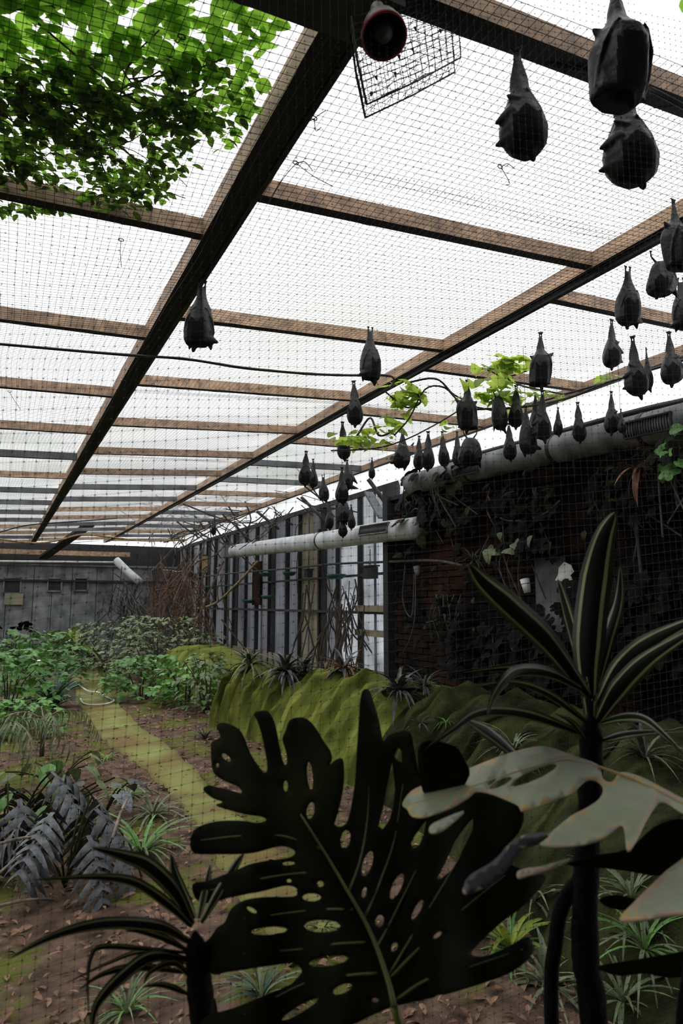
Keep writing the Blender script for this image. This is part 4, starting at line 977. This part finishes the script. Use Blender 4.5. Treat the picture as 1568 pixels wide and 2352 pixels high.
# brown dead creeper and bare twigs at the far corner
def tangle(name, label, cat, cx, cy, sx, sy, depthf, n, rad, m, seed, ln=(.4, 1.2), vert=.7):
    r = random.Random(seed); root = thing(name, depthf(cx, cy), label, cat); b = MB()
    for k in range(n):
        p = depthf(cx + r.gauss(0, sx * .5), cy + r.gauss(0, sy * .5)); L_ = r.uniform(*ln); d = Vector((r.uniform(-1, 1), r.uniform(-1, 1), -vert * 2 + r.uniform(-.6, .6))).normalized()
        b.tube(spline([p, p + d * L_ * .5 + Vector((r.uniform(-.1, .1), r.uniform(-.1, .1), r.uniform(-.1, .1))), p + d * L_ + Vector((r.uniform(-.15, .15), r.uniform(-.15, .15), 0))], 6), r.uniform(*rad), 4, cap=False)
    tag(b.build('stems', m, root), None, kind='stuff'); return root, r
rt, r = tangle('dead_creeper', 'brown dead creeper hanging in a mass before the side wall', 'creeper', 385, 1330, 120, 90, lambda x, y: onX(max(x, 250), y, 4.0 + .5 * math.sin(x * .3 + y)), 190, (.008, .018), 'brown_vine', 101, (.5, 1.5))
for k in range(120):
    p = onX(max(260, 380 + r.gauss(0, 55)), 1370 + r.gauss(0, 38), 4.0 + r.uniform(-.4, .5)); piece('leaf', LV['dead'], rt, frame(p, (r.uniform(-1, 1), r.uniform(-1, 1), -1), (r.uniform(-1, 1), -1, .3), r.uniform(.12, .3)))
tangle('bare_branches', 'tangle of bare grey branches under the far roof edge', 'branches', 450, 1205, 150, 36, lambda x, y: onX(max(x, 350), y, 4.2), 70, (.010, .02), 'root_pale', 102, (.6, 1.6), .05)
tangle('bare_branches', 'grey twigs below the slanting pipe at the far corner', 'branches', 285, 1370, 60, 60, lambda x, y: onY(x, y, 17.5), 60, (.010, .02), 'root_pale', 103, (.4, 1.2))
tangle('bare_branches', 'thin bare twigs along the top of the side wall', 'branches', 600, 1170, 180, 40, lambda x, y: onX(max(x, 300), y, 4.6), 40, (.007, .014), 'twig', 104, (.5, 1.4), .1)
tangle('hanging_roots', 'pale roots hanging against the pale wall sheets', 'roots', 785, 1390, 30, 70, lambda x, y: onX(x, y, 4.7), 26, (.006, .014), 'root_pale', 105, (.5, 1.2), 1.5)
tangle('dry_shrub', 'dark leafless stems standing against the side wall', 'shrub', 770, 1410, 110, 110, lambda x, y: onX(x, y, 4.55), 26, (.008, .022), 'twig', 106, (.6, 1.4), 1.6)
# creepers on the dark brick wall
def wallpatch(label, cx, cy, sx, sy, n, leafs, size, seed, extra=60, x=4.45):
    r = random.Random(seed); root = thing('wall_creeper', onX(cx, cy, x), label, 'creeper'); b = MB(); items = []
    for k in range(7):
        p = onX(cx + r.gauss(0, sx * .4), cy - sy * .5, x); b.tube(spline([p, p + Vector((-.05, r.uniform(-.15, .15), -.25)), p + Vector((0, r.uniform(-.3, .3), -r.uniform(.3, .7)))], 8), r.uniform(.004, .008), 4)
    b.build('stem', 'root_pale', root)
    for k in range(n + extra):
        p = onX(cx + r.gauss(0, sx * .5), cy + r.gauss(0, sy * .5), x + r.uniform(-.15, .08)); mw = frame(p, (r.uniform(-.6, 0), r.uniform(-1, 1), r.uniform(-1, .2)), (-1, r.uniform(-.4, .4), r.uniform(.2, 1)), size * r.uniform(.6, 1.3)); me = LV[r.choice(leafs)]
        if k < n: piece('leaf', me, root, mw)
        else: items.append((LV['dark'], mw))
    if items: merged('foliage', root, items, 'dark_leaf')
wallpatch('olive creeper patch on the brick corner below the duct end', 1030, 1165, 70, 80, 30, ['olive', 'dark'], .13, 111)
wallpatch('grassy creeper hanging over the near end of the white duct', 955, 1150, 34, 110, 26, ['greentuft', 'olive'], .2, 112, 20)
wallpatch('green tuft growing on the wall top left under the duct', 1015, 1090, 50, 26, 22, ['greentuft', 'olive', 'bromred'], .2, 113, 10, 4.3)
wallpatch('olive creeper swag in the middle of the brick wall', 1190, 1160, 90, 80, 34, ['olive', 'dark'], .12, 114)
wallpatch('yellowish leaf patch below the middle creeper swag', 1190, 1250, 80, 40, 16, ['olive', 'broad'], .14, 115, 30)
wallpatch('dark creeper mass on the upper right of the brick wall', 1450, 1120, 110, 90, 36, ['dark', 'olive'], .13, 116, 120)
wallpatch('green leafy creeper at the right picture edge under the duct', 1545, 1035, 50, 34, 26, ['nettle', 'ovate'], .12, 117, 40, 4.2)
wallpatch('mossy creeper low on the left of the brick wall', 1030, 1420, 60, 110, 26, ['olive', 'dark'], .09, 118, 80)
wallpatch('dark creeper mass low on the right of the brick wall', 1430, 1420, 150, 110, 30, ['dark'], .15, 119, 200)
wallpatch('dark creeper mass along the foot of the brick wall', 1200, 1500, 170, 70, 30, ['dark', 'brom'], .16, 120, 160)
tuft('spiky air plant on the brick wall beside the rope end', 'plant', onX(1085, 1285, 4.4), .26, 30, ['spike'], 121, 'air_plant', (-.2, 1.4))
tuft('reddish bromeliad high on the brick wall under the duct vent', 'bromeliad', onX(1470, 1075, 4.3), .3, 26, ['bromred'], 122, 'bromeliad', (-.9, .6))
for i, (pts, rr, lab) in enumerate((
    ([(1462, 1150), (1460, 1200), (1470, 1300), (1480, 1400), (1490, 1480)], .014, 'thick pale liana hanging down the brick wall'),
    ([(1455, 1290), (1465, 1220), (1455, 1165), (1480, 1148), (1530, 1160), (1560, 1150), (1575, 1110)], .010, 'pale liana bending over at the top of the thick one'),
    ([(1120, 1140), (1150, 1190), (1200, 1195), (1250, 1180), (1285, 1150)], .009, 'olive liana looping in a swag on the brick wall'),
    ([(930, 1300), (925, 1380), (945, 1415), (952, 1320)], .008, 'thin pale cord looping below the rope at the brick corner'),
    ([(955, 1320), (952, 1420), (940, 1470), (925, 1500)], .007, 'thin pale root trailing below the corner cord loop'),
    ([(1430, 1085), (1470, 1105), (1530, 1105), (1568, 1118)], .008, 'pale twig lying across the upper right creeper'),
    ([(1130, 1440), (1133, 1500), (1135, 1530)], .009, 'single pale root upright at the foot of the brick wall'))):
    cord('liana', [onX(x, y, 4.38) for x, y in pts], rr, 'root_pale', lab, 'liana')
# fallen leaves and sticks
r = random.Random(131); items = []
root = thing('leaf_litter', g(200, 2050), 'brown fallen leaves strewn over the floor beside the path', 'litter', kind='stuff')
LV['fallen'] = leaf_mesh('leaf_fallen', 'litter', 'ovate', .32, .25, .35, 4)
for k in range(7000):
    y = 1.8 + 9 * r.random() ** 1.5; x = r.uniform(-.6, 2.9); 
    if y < 1: continue
    a = r.uniform(0, 6.28); items.append((LV['fallen'], frame((x, y, gz(x, y) + r.uniform(.005, .03)), (math.cos(a), math.sin(a), r.uniform(-.2, .35)), (r.uniform(-.6, .6), r.uniform(-.6, .6), 1), r.choice((.03, .04, .05, .06, .09)) * r.uniform(.7, 1.2))))
merged('fallen_leaves', root, items, 'litter')
for i, (a, c, lab) in enumerate((((-20, 2020), (118, 1925), 'long bare stick leaning at the left edge'), ((-20, 2085), (150, 2068), 'thin bare stick lying below the silvery leaves'), ((258, 1925), (292, 1835), 'short bare stick upright beside the grass tuft'), ((-10, 1940), (115, 1928), 'pale stick lying level at the left edge'))):
    p, q = at(a[0], a[1], 3.2), at(c[0], c[1], 3.7)
    p.z = max(p.z, GZ + .03); b = MB(); b.tube(spline([p, (p + q) / 2 + Vector((0, 0, .02)), q], 8), .007, 6); tag(b.build('stick', 'pale_twig', smooth=True), lab, 'stick')
# small twigs and leaf at the right edge, near the largest bat
b = MB(); b.tube(spline([at(1600, 240, 2.3), at(1555, 242, 2.3), at(1500, 248, 2.3)], 8), [.01, .009, .009, .008, .007, .006, .004, .003, .002], 6); b.tube([at(1548, 242, 2.3), at(1505, 205, 2.28)], .007, 6)
tag(b.build('twig', 'twig', smooth=True), 'forked bare twig at the right edge behind the largest bat', 'twig')
lf = bpy.data.objects.new('leaf', LV['vine']); C.objects.link(lf); lf.matrix_world = frame(onZ(1566, 30, roofz(2.0) + .04), RT * .15 - FH, UPW, .10); tag(lf, 'single green leaf at the upper right picture edge', 'leaf')
# ------------------------------------------------------------------ foreground plants before the viewing net
def inside(p, poly):
    x, y = p; c = False; n = len(poly)
    for i in range(n):
        (x1, y1), (x2, y2) = poly[i], poly[i - 1]
        if (y1 > y) != (y2 > y) and x < (x2 - x1) * (y - y1) / (y2 - y1) + x1: c = not c
    return c
def smooth_loop(pts, k=3):
    P = [Vector((x, y, 0)) for x, y in pts]; n = len(P); out = []
    for i in range(n):
        p0, p1, p2, p3 = P[i - 1], P[i], P[(i + 1) % n], P[(i + 2) % n]
        for j in range(k):
            u = j / k; q = .5 * ((2 * p1) + (p2 - p0) * u + (2 * p0 - 5 * p1 + 4 * p2 - p3) * u * u + (3 * p1 - p0 - 3 * p2 + p3) * u ** 3); out.append((q.x, q.y))
    return out
def ell(cx, cy, w_, h_, ang=0, n=10):
    a = math.radians(ang); return [(cx + w_ / 2 * math.cos(t) * math.cos(a) - h_ / 2 * math.sin(t) * math.sin(a), cy + w_ / 2 * math.cos(t) * math.sin(a) + h_ / 2 * math.sin(t) * math.cos(a)) for t in [2 * math.pi * i / n for i in range(n)]]
def blade(name, parent, outline, holes, depth, mats, edgew=0, step=26, thick=.0012, k=3):
    out = smooth_loop(outline, k); hs = [list(h) for h in holes]
    vs_, es = [], []
    for loop in [out] + hs:
        b0 = len(vs_); vs_ += [Vector(p) for p in loop]; es += [(b0 + i, b0 + (i + 1) % len(loop)) for i in range(len(loop))]
    xs = [p[0] for p in out]; ys = [p[1] for p in out]; y = min(ys); row = 0
    while y < max(ys):
        x = min(xs) + (step / 2 if row % 2 else 0)
        while x < max(xs):
            if inside((x, y), out) and not any(inside((x, y), h) for h in hs): vs_.append(Vector((x, y)))
            x += step
        y += step * .87; row += 1
    V, _, Fs, *_r = geometry.delaunay_2d_cdt(vs_, es, [], 0, 1e-3)
    b = MB(); b.v = []; top = []
    for v in V: top.append(at(v.x, v.y, depth(v.x, v.y)))
    keep = []
    for f in Fs:
        c = ((V[f[0]].x + V[f[1]].x + V[f[2]].x) / 3, (V[f[0]].y + V[f[1]].y + V[f[2]].y) / 3)
        if inside(c, out) and not any(inside(c, h) for h in hs): keep.append((f, c))
    nrm = [Vector((0, 0, 0)) for _ in V]
    for f, c in keep:
        n_ = (top[f[1]] - top[f[0]]).cross(top[f[2]] - top[f[0]])
        for i in f: nrm[i] += n_
    n = len(V); b.v = [tuple(p) for p in top] + [tuple(p - (q.normalized() if q.length else FW) * thick) for p, q in zip(top, nrm)]
    from collections import Counter
    ec = Counter()
    for f, c in keep:
        mi = 0
        if edgew and min((c[0] - p[0]) ** 2 + (c[1] - p[1]) ** 2 for p in out) < edgew ** 2 * (.3 + abs(math.sin(c[0] * .035 + c[1] * .02))): mi = 1
        b.f += [tuple(f), tuple(i + n for i in reversed(f))]; b.m += [mi, mi]
        for i in range(3): ec[(f[i], f[(i + 1) % 3])] += 1
    for (i, j) in list(ec):
        if (j, i) not in ec: b.f.append((j, i, i + n, j + n)); b.m.append(0)
    return b.build(name, mats, parent, True)
def seg_dist(x, y, a, c):
    t = max(0, min(1, ((x - a[0]) * (c[0] - a[0]) + (y - a[1]) * (c[1] - a[1])) / ((c[0] - a[0]) ** 2 + (c[1] - a[1]) ** 2))); return math.hypot(x - a[0] - t * (c[0] - a[0]), y - a[1] - t * (c[1] - a[1]))
mid = ((905, 2312), (690, 1870))
def dep1(x, y):
    d = seg_dist(x, y, *mid); return .86 + .00033 * (2312 - y) + .00022 * d + .012 * math.sin(x * .03) * min(1, d / 120)
base1 = at(905, 2312, .86); gb = Vector((base1.x + .08, base1.y + .05, GZ))
ms = thing('monstera_plant', gb, 'big dark split-leaved monstera seen against the light in the foreground', 'plant')
OUT1 = [(905, 2312), (860, 2330), (780, 2365), (640, 2400), (500, 2405), (430, 2385), (470, 2338), (494, 2327), (540, 2314), (588, 2294), (619, 2281), (667, 2261), (685, 2243), (694, 2230), (683, 2215), (667, 2212), (609, 2220), (563, 2227), (523, 2233), (490, 2238), (468, 2215), (456, 2188), (463, 2169),
 (481, 2156), (499, 2131), (517, 2118), (532, 2087), (563, 2067), (609, 2060), (672, 2059), (683, 2051), (680, 2039), (660, 2034), (634, 2039), (596, 2049), (565, 2054), (519, 2064), (490, 2073), (460, 2072), (445, 2055), (443, 2030), (475, 2024), (500, 2015), (550, 1995), (573, 1985), (609, 1977), (660, 1970), (678, 1960),
 (670, 1949), (642, 1944), (593, 1957), (557, 1962), (500, 1962), (447, 1960), (437, 1935), (445, 1908), (470, 1893), (510, 1885), (560, 1885), (590, 1890), (611, 1884), (600, 1876), (570, 1872), (530, 1862), (496, 1850), (512, 1842), (490, 1834), (467, 1815), (478, 1804), (500, 1808), (530, 1815), (555, 1822), (548, 1808), (520, 1796),
 (495, 1780), (487, 1760), (485, 1725), (487, 1705), (507, 1692), (497, 1668), (515, 1660), (545, 1672), (560, 1692), (575, 1730), (597, 1765), (607, 1775), (613, 1768), (611, 1740), (603, 1700), (597, 1675), (590, 1655), (583, 1640), (600, 1633), (617, 1636), (630, 1660), (637, 1690), (643, 1722), (649, 1748), (655, 1758), (659, 1748), (656, 1725), (648, 1698),
 (655, 1680), (663, 1657), (680, 1649), (700, 1650), (715, 1660), (730, 1680), (745, 1705), (757, 1722), (763, 1742), (757, 1757), (770, 1746), (783, 1742), (789, 1752), (790, 1790), (785, 1830), (775, 1870), (769, 1893), (780, 1899), (792, 1893), (800, 1878), (808, 1840), (815, 1790), (818, 1740), (821, 1690), (824, 1650), (826, 1615), (832, 1587), (846, 1585), (856, 1610), (868, 1650), (876, 1690), (880, 1703),
 (892, 1690), (912, 1682), (935, 1680), (945, 1690), (951, 1720), (957, 1750), (968, 1795), (1000, 1812), (1100, 1820), (1180, 1830), (1202, 1870), (1190, 1915), (1150, 1960), (1180, 1990), (1240, 2005), (1250, 2025), (1200, 2082), (1160, 2112), (1115, 2152), (1080, 2190), (1110, 2197), (1160, 2178), (1212, 2152), (1222, 2190), (1180, 2230), (1120, 2255), (1040, 2280), (960, 2300)]
H1 = [ell(520, 1740, 26, 12, 40), ell(500, 1758, 8, 10), ell(656, 1806, 10, 26), ell(712, 1782, 13, 66, -5), ell(713, 1862, 17, 40, 10), ell(793, 1928, 22, 44, 10), ell(843, 1984, 22, 62, 18), ell(911, 2036, 22, 66, 25), ell(871, 2116, 20, 30, 15), ell(958, 2090, 14, 52, 28), ell(905, 2175, 14, 24, 20), ell(836, 2050, 11, 26, 15),
      ell(736, 2030, 16, 14), ell(716, 2061, 44, 18), ell(740, 2127, 84, 29), ell(754, 2207, 92, 24, -8), ell(618, 2138, 84, 18, -4), ell(578, 2090, 26, 10, 30), ell(664, 2023, 12, 8), ell(663, 1983, 30, 8, -4), ell(786, 2272, 46, 20, -22), ell(690, 2318, 100, 16, -30), ell(862, 2297, 16, 10), ell(1004, 2148, 24, 10, -40), ell(1012, 2292, 30, 14),
      [(900, 1752), (907, 1810), (903, 1850), (893, 1885), (878, 1905), (868, 1898), (880, 1850), (888, 1805)], [(904, 1737), (914, 1717), (922, 1725), (923, 1752), (911, 1746)], [(949, 1949), (944, 1937), (951, 1922), (970, 1895), (978, 1886), (973, 1915), (962, 1942)], [(1086, 1880), (1075, 1890), (1045, 1930), (1020, 1985), (1003, 2018), (1010, 2020), (1040, 1995), (1060, 1955), (1085, 1905)]]
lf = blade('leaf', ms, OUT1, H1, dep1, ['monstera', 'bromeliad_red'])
def veins(name, parent, lines, depth, r0, m, off=-.003):
    b = MB()
    for L_ in lines:
        P = spline([at(x, y, depth(x, y) + off) for x, y in L_], 12); b.tube(P, [r0 * (1 - .7 * i / 12) for i in range(13)], 6)
    return b.build(name, m, parent, True)
veins('midrib', lf, [[(905, 2312), (893, 2260), (870, 2190), (840, 2120), (800, 2050), (750, 1965), (690, 1870)]], dep1, .0042, 'monstera_vein')
for L_ in ([(892, 2250), (960, 2180), (1060, 2090), (1160, 2010)], [(893, 2240), (940, 2160), (1000, 2060), (1060, 1960)], [(862, 2180), (900, 2110), (950, 2010), (1000, 1900)], [(838, 2105), (870, 2030), (905, 1930), (925, 1800)], [(800, 2050), (830, 1960), (845, 1850), (845, 1700)],
           [(838, 2165), (770, 2168), (690, 2180), (560, 2190)], [(812, 2090), (760, 2088), (700, 2092), (560, 2110)], [(865, 2236), (800, 2240), (700, 2258), (560, 2330)], [(780, 2010), (700, 2005), (600, 2018), (480, 2045)], [(740, 1950), (650, 1920), (550, 1920), (460, 1930)], [(905, 2300), (980, 2250), (1080, 2220), (1200, 2180)]):
    veins('vein', lf, [L_], dep1, .0018, 'monstera_vein', -.001)
b = MB(); b.tube(spline([base1, at(925, 2400, .86), at(940, 2560, .9), gb], 16), .0055, 8); b.build('petiole', 'monstera_vein', ms, True)
# second dark leaf piece behind and pale leaves with the roof light put into their colour
def dep2(x, y): return .80 + .00125 * (1960 - y) - .00012 * (x - 1250) + .02 * math.sin((x + y) * .012)
lp = thing('monstera_plant', Vector((at(1400, 1960, .9).x + .1, at(1400, 1960, .9).y, GZ)), 'monstera leaves coloured pale as if lit, spreading over the lower right foreground', 'plant')
OUT2 = [(924, 1848), (945, 1818), (985, 1800), (1040, 1782), (1080, 1765), (1130, 1745), (1190, 1725), (1240, 1715), (1270, 1720), (1320, 1738), (1372, 1758), (1384, 1790), (1405, 1797), (1425, 1775), (1470, 1785), (1520, 1810), (1568, 1835), (1620, 1855), (1620, 1885), (1568, 1870), (1530, 1846), (1508, 1850), (1482, 1890), (1462, 1930), (1441, 1958), (1434, 1912), (1424, 1899), (1380, 1930), (1330, 1944), (1270, 1949), (1238, 1938), (1262, 1916), (1310, 1876), (1345, 1858), (1376, 1836), (1384, 1812), (1370, 1796), (1345, 1795), (1312, 1824), (1280, 1836), (1240, 1852), (1200, 1866), (1190, 1852), (1165, 1840), (1130, 1826), (1095, 1820), (1075, 1834), (1040, 1856), (1000, 1872), (970, 1880), (945, 1876), (935, 1860)]
lf2 = blade('leaf', lp, OUT2, [ell(1150, 1800, 60, 15, -25), ell(1225, 1782, 120, 24, -24), ell(1130, 1796, 26, 10, -40)], dep2, ['monstera_lit', 'monstera_edge'], 9)
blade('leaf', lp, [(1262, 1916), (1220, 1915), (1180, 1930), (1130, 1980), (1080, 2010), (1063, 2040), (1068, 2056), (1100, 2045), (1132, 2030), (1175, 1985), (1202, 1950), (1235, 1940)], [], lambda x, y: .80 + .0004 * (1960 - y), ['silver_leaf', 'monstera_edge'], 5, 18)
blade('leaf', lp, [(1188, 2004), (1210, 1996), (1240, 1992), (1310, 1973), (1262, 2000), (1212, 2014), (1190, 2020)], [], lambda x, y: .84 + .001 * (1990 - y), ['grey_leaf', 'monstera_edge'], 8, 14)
blade('leaf', lp, [(985, 1905), (1000, 1890), (1064, 1864), (1046, 1886), (1012, 1912), (990, 1916)], [], lambda x, y: .86 + .001 * (1900 - y), ['monstera_lit', 'monstera_edge'], 4, 14)
blade('leaf', lp, [(1422, 2113), (1450, 2080), (1500, 2030), (1545, 1990), (1610, 1955), (1620, 2020), (1620, 2098), (1560, 2104), (1500, 2112), (1450, 2119)], [], lambda x, y: .72 + .0011 * (2110 - y), ['monstera_lit', 'monstera_edge'], 14, 20)
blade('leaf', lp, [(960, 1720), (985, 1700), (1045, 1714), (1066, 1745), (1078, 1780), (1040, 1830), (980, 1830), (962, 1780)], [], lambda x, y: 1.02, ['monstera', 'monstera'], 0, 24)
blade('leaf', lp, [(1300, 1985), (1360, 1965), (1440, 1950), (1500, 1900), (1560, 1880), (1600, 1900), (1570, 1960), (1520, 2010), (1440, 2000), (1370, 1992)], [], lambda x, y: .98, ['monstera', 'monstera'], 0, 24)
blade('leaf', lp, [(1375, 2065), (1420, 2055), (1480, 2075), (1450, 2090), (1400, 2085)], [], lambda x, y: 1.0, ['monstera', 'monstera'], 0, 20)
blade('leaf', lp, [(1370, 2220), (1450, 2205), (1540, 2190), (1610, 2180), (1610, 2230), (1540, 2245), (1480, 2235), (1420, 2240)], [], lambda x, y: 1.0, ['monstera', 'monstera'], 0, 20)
veins('midrib', lf2, [[(1600, 1862), (1500, 1808), (1400, 1770), (1300, 1745), (1180, 1775), (1060, 1815), (940, 1848)]], dep2, .003, 'monstera_edge', -.002)
b = MB(); b.tube(spline([at(1600, 1862, dep2(1600, 1862)), at(1660, 2000, .9), at(1560, 2450, .95), lp.location], 16), .007, 8); b.build('petiole', 'cane', lp, True)
# strap-leaved dracaenas
def strap(parent, pts, wpx, vmat, twist=0, name='leaf'):
    C3 = spline([at(x, y, d) for x, y, d in pts], 22); rows = []
    for i, p in enumerate(C3):
        u = i / 22; t = (C3[min(i + 1, 22)] - C3[max(i - 1, 0)]).normalized(); D = p.dot(FW)
        wd = wpx / F * D * (min(1, .35 + u * 2.2)) * (max(0, 1 - u) ** .55 if u > .55 else 1) * (1 if u <= .55 else 1 / (.45 ** .55)) + .0006
        view = p.normalized(); sd = t.cross(view).normalized(); nr = sd.cross(t).normalized()
        sd = (sd * math.cos(twist + .5 * u) + nr * math.sin(twist + .5 * u)).normalized(); nr = sd.cross(t).normalized()
        rows.append([p + sd * wd * x + nr * wd * (.22 * (abs(x) * 2) ** 1.5) for x in (-.5, -.36, -.26, -.1, 0, .1, .26, .36, .5)])
    b = MB(); b.quadgrid(rows, [2, 1, 0, 0, 0, 0, 1, 2]); 
    return b.build(name, ['dracaena_green', 'dracaena_stripe', 'dracaena_edge'], parent, True)
cr2 = at(1358, 1690, 1.2); g2 = Vector((cr2.x - .02, cr2.y, GZ))
d2 = thing('dracaena', g2, 'tall dracaena with cream-striped leaves on a dark cane, right foreground', 'plant')
for pts, wp, tw in (([(1355, 1640, 1.2), (1348, 1500, 1.22), (1360, 1350, 1.24), (1382, 1240, 1.22), (1412, 1176, 1.18)], 74, 0), ([(1362, 1610, 1.2), (1390, 1480, 1.26), (1418, 1380, 1.3), (1424, 1300, 1.3)], 32, .3), ([(1352, 1600, 1.2), (1260, 1480, 1.14), (1170, 1395, 1.08), (1110, 1340, 1.04), (1076, 1296, 1.0)], 58, 0),
        ([(1350, 1590, 1.2), (1320, 1480, 1.25), (1292, 1380, 1.3), (1280, 1330, 1.32)], 30, .4), ([(1372, 1620, 1.2), (1430, 1530, 1.18), (1500, 1470, 1.12), (1620, 1410, 1.05)], 54, 0), ([(1370, 1660, 1.2), (1420, 1580, 1.16), (1490, 1510, 1.1), (1620, 1430, 1.0)], 48, .1),
        ([(1345, 1590, 1.2), (1270, 1553, 1.14), (1200, 1545, 1.08), (1165, 1565, 1.04), (1138, 1600, 1.02), (1118, 1648, 1.0)], 36, .5), ([(1345, 1660, 1.2), (1260, 1600, 1.13), (1180, 1572, 1.06), (1085, 1578, 1.0)], 30, .7), ([(1350, 1570, 1.2), (1200, 1540, 1.25), (1060, 1546, 1.28)], 26, .6),
        ([(1340, 1690, 1.2), (1260, 1660, 1.15), (1180, 1640, 1.1), (1100, 1642, 1.05), (1040, 1680, 1.02), (975, 1722, 1.0)], 36, .6), ([(1375, 1660, 1.2), (1430, 1645, 1.15), (1480, 1650, 1.1), (1530, 1690, 1.06), (1580, 1740, 1.04)], 26, .5), ([(1380, 1700, 1.2), (1450, 1682, 1.15), (1590, 1676, 1.1)], 24, .6),
        ([(1345, 1705, 1.2), (1310, 1662, 1.16), (1272, 1638, 1.12)], 24, .8), ([(1075, 1656, 1.05), (1120, 1680, 1.1), (1170, 1720, 1.14), (1230, 1780, 1.18)], 30, .3), ([(1360, 1650, 1.2), (1372, 1540, 1.28), (1395, 1440, 1.34), (1432, 1330, 1.36)], 22, .2)):
    strap(d2, pts, wp, None, tw)
b = MB(); rr = random.Random(9); P = spline([cr2 + UPW * .04, at(1357, 1800, 1.2), at(1346, 2000, 1.2), at(1344, 2200, 1.19), at(1368, 2420, 1.17), g2], 40); b.tube(P, [.003 + .008 * i if i < 3 else .020 + rr.uniform(-.0015, .002) + .004 * i / 40 for i in range(41)], 12); b.build('cane', 'cane', d2, True)
b = MB(); b.tube(spline([at(1345, 2010, 1.2), at(1300, 2060, 1.22), at(1276, 2160, 1.22), at(1270, 2420, 1.2), g2 + Vector((-.06, 0, 0))], 24), .013, 10); b.build('cane', 'cane', d2, True)
cr3 = at(447, 2140, .98); g3 = Vector((cr3.x + .01, cr3.y + .02, GZ))
d3 = thing('dracaena', g3, 'smaller striped dracaena arching over the litter at the lower left', 'plant')
for pts, wp, tw in (([(442, 2125, .98), (400, 2050, .95), (340, 1992, .92), (280, 1968, .9), (212, 1948, .88)], 38, .2), ([(440, 2130, .98), (390, 2085, .94), (310, 2032, .9), (220, 2018, .87), (72, 2022, .84)], 28, .5), ([(435, 2165, .98), (370, 2132, .93), (250, 2124, .88), (130, 2150, .84), (18, 2204, .8)], 30, .3), ([(430, 2185, .98), (380, 2160, .94), (320, 2142, .92), (285, 2140, .9)], 20, .6),
        ([(432, 2190, .98), (330, 2182, .94), (235, 2178, .92), (212, 2200, .91), (204, 2260, .9), (206, 2345, .9)], 18, .7), ([(432, 2205, .98), (350, 2200, .94), (280, 2248, .9), (225, 2310, .88), (212, 2375, .87)], 32, .3), ([(447, 2110, .98), (425, 2070, 1.0), (400, 2010, 1.02), (392, 1962, 1.03)], 26, 0), ([(455, 2110, .98), (470, 2040, 1.02), (482, 1985, 1.04)], 20, .3),
        ([(440, 2250, .98), (400, 2215, .95), (350, 2232, .93), (330, 2262, .92)], 18, .5), ([(432, 2285, .98), (375, 2266, .95), (325, 2268, .93)], 18, .6), ([(430, 2235, .98), (320, 2225, .94), (240, 2240, .92), (180, 2275, .9)], 22, .6), ([(462, 2120, .98), (500, 2050, 1.0), (540, 1985, 1.02), (560, 1960, 1.02)], 22, .2), ([(430, 2215, .98), (330, 2190, 1.02), (250, 2215, 1.04), (150, 2260, 1.05)], 18, .8)):
    strap(d3, pts, wp, None, tw)
b = MB(); b.tube(spline([cr3, at(455, 2230, .98), at(463, 2330, .98), at(466, 2480, .98), g3], 30), [(.003 + .0045 * i) if i < 3 else .0135 + .005 * min(1, i / 10) + rr.uniform(-.001, .001) for i in range(31)], 12); b.build('cane', 'cane', d3, True)
# ------------------------------------------------------------------ lift everything from eye level to ground level
for o in list(sc.objects):
    if o.parent is None: o.location.z += EYE
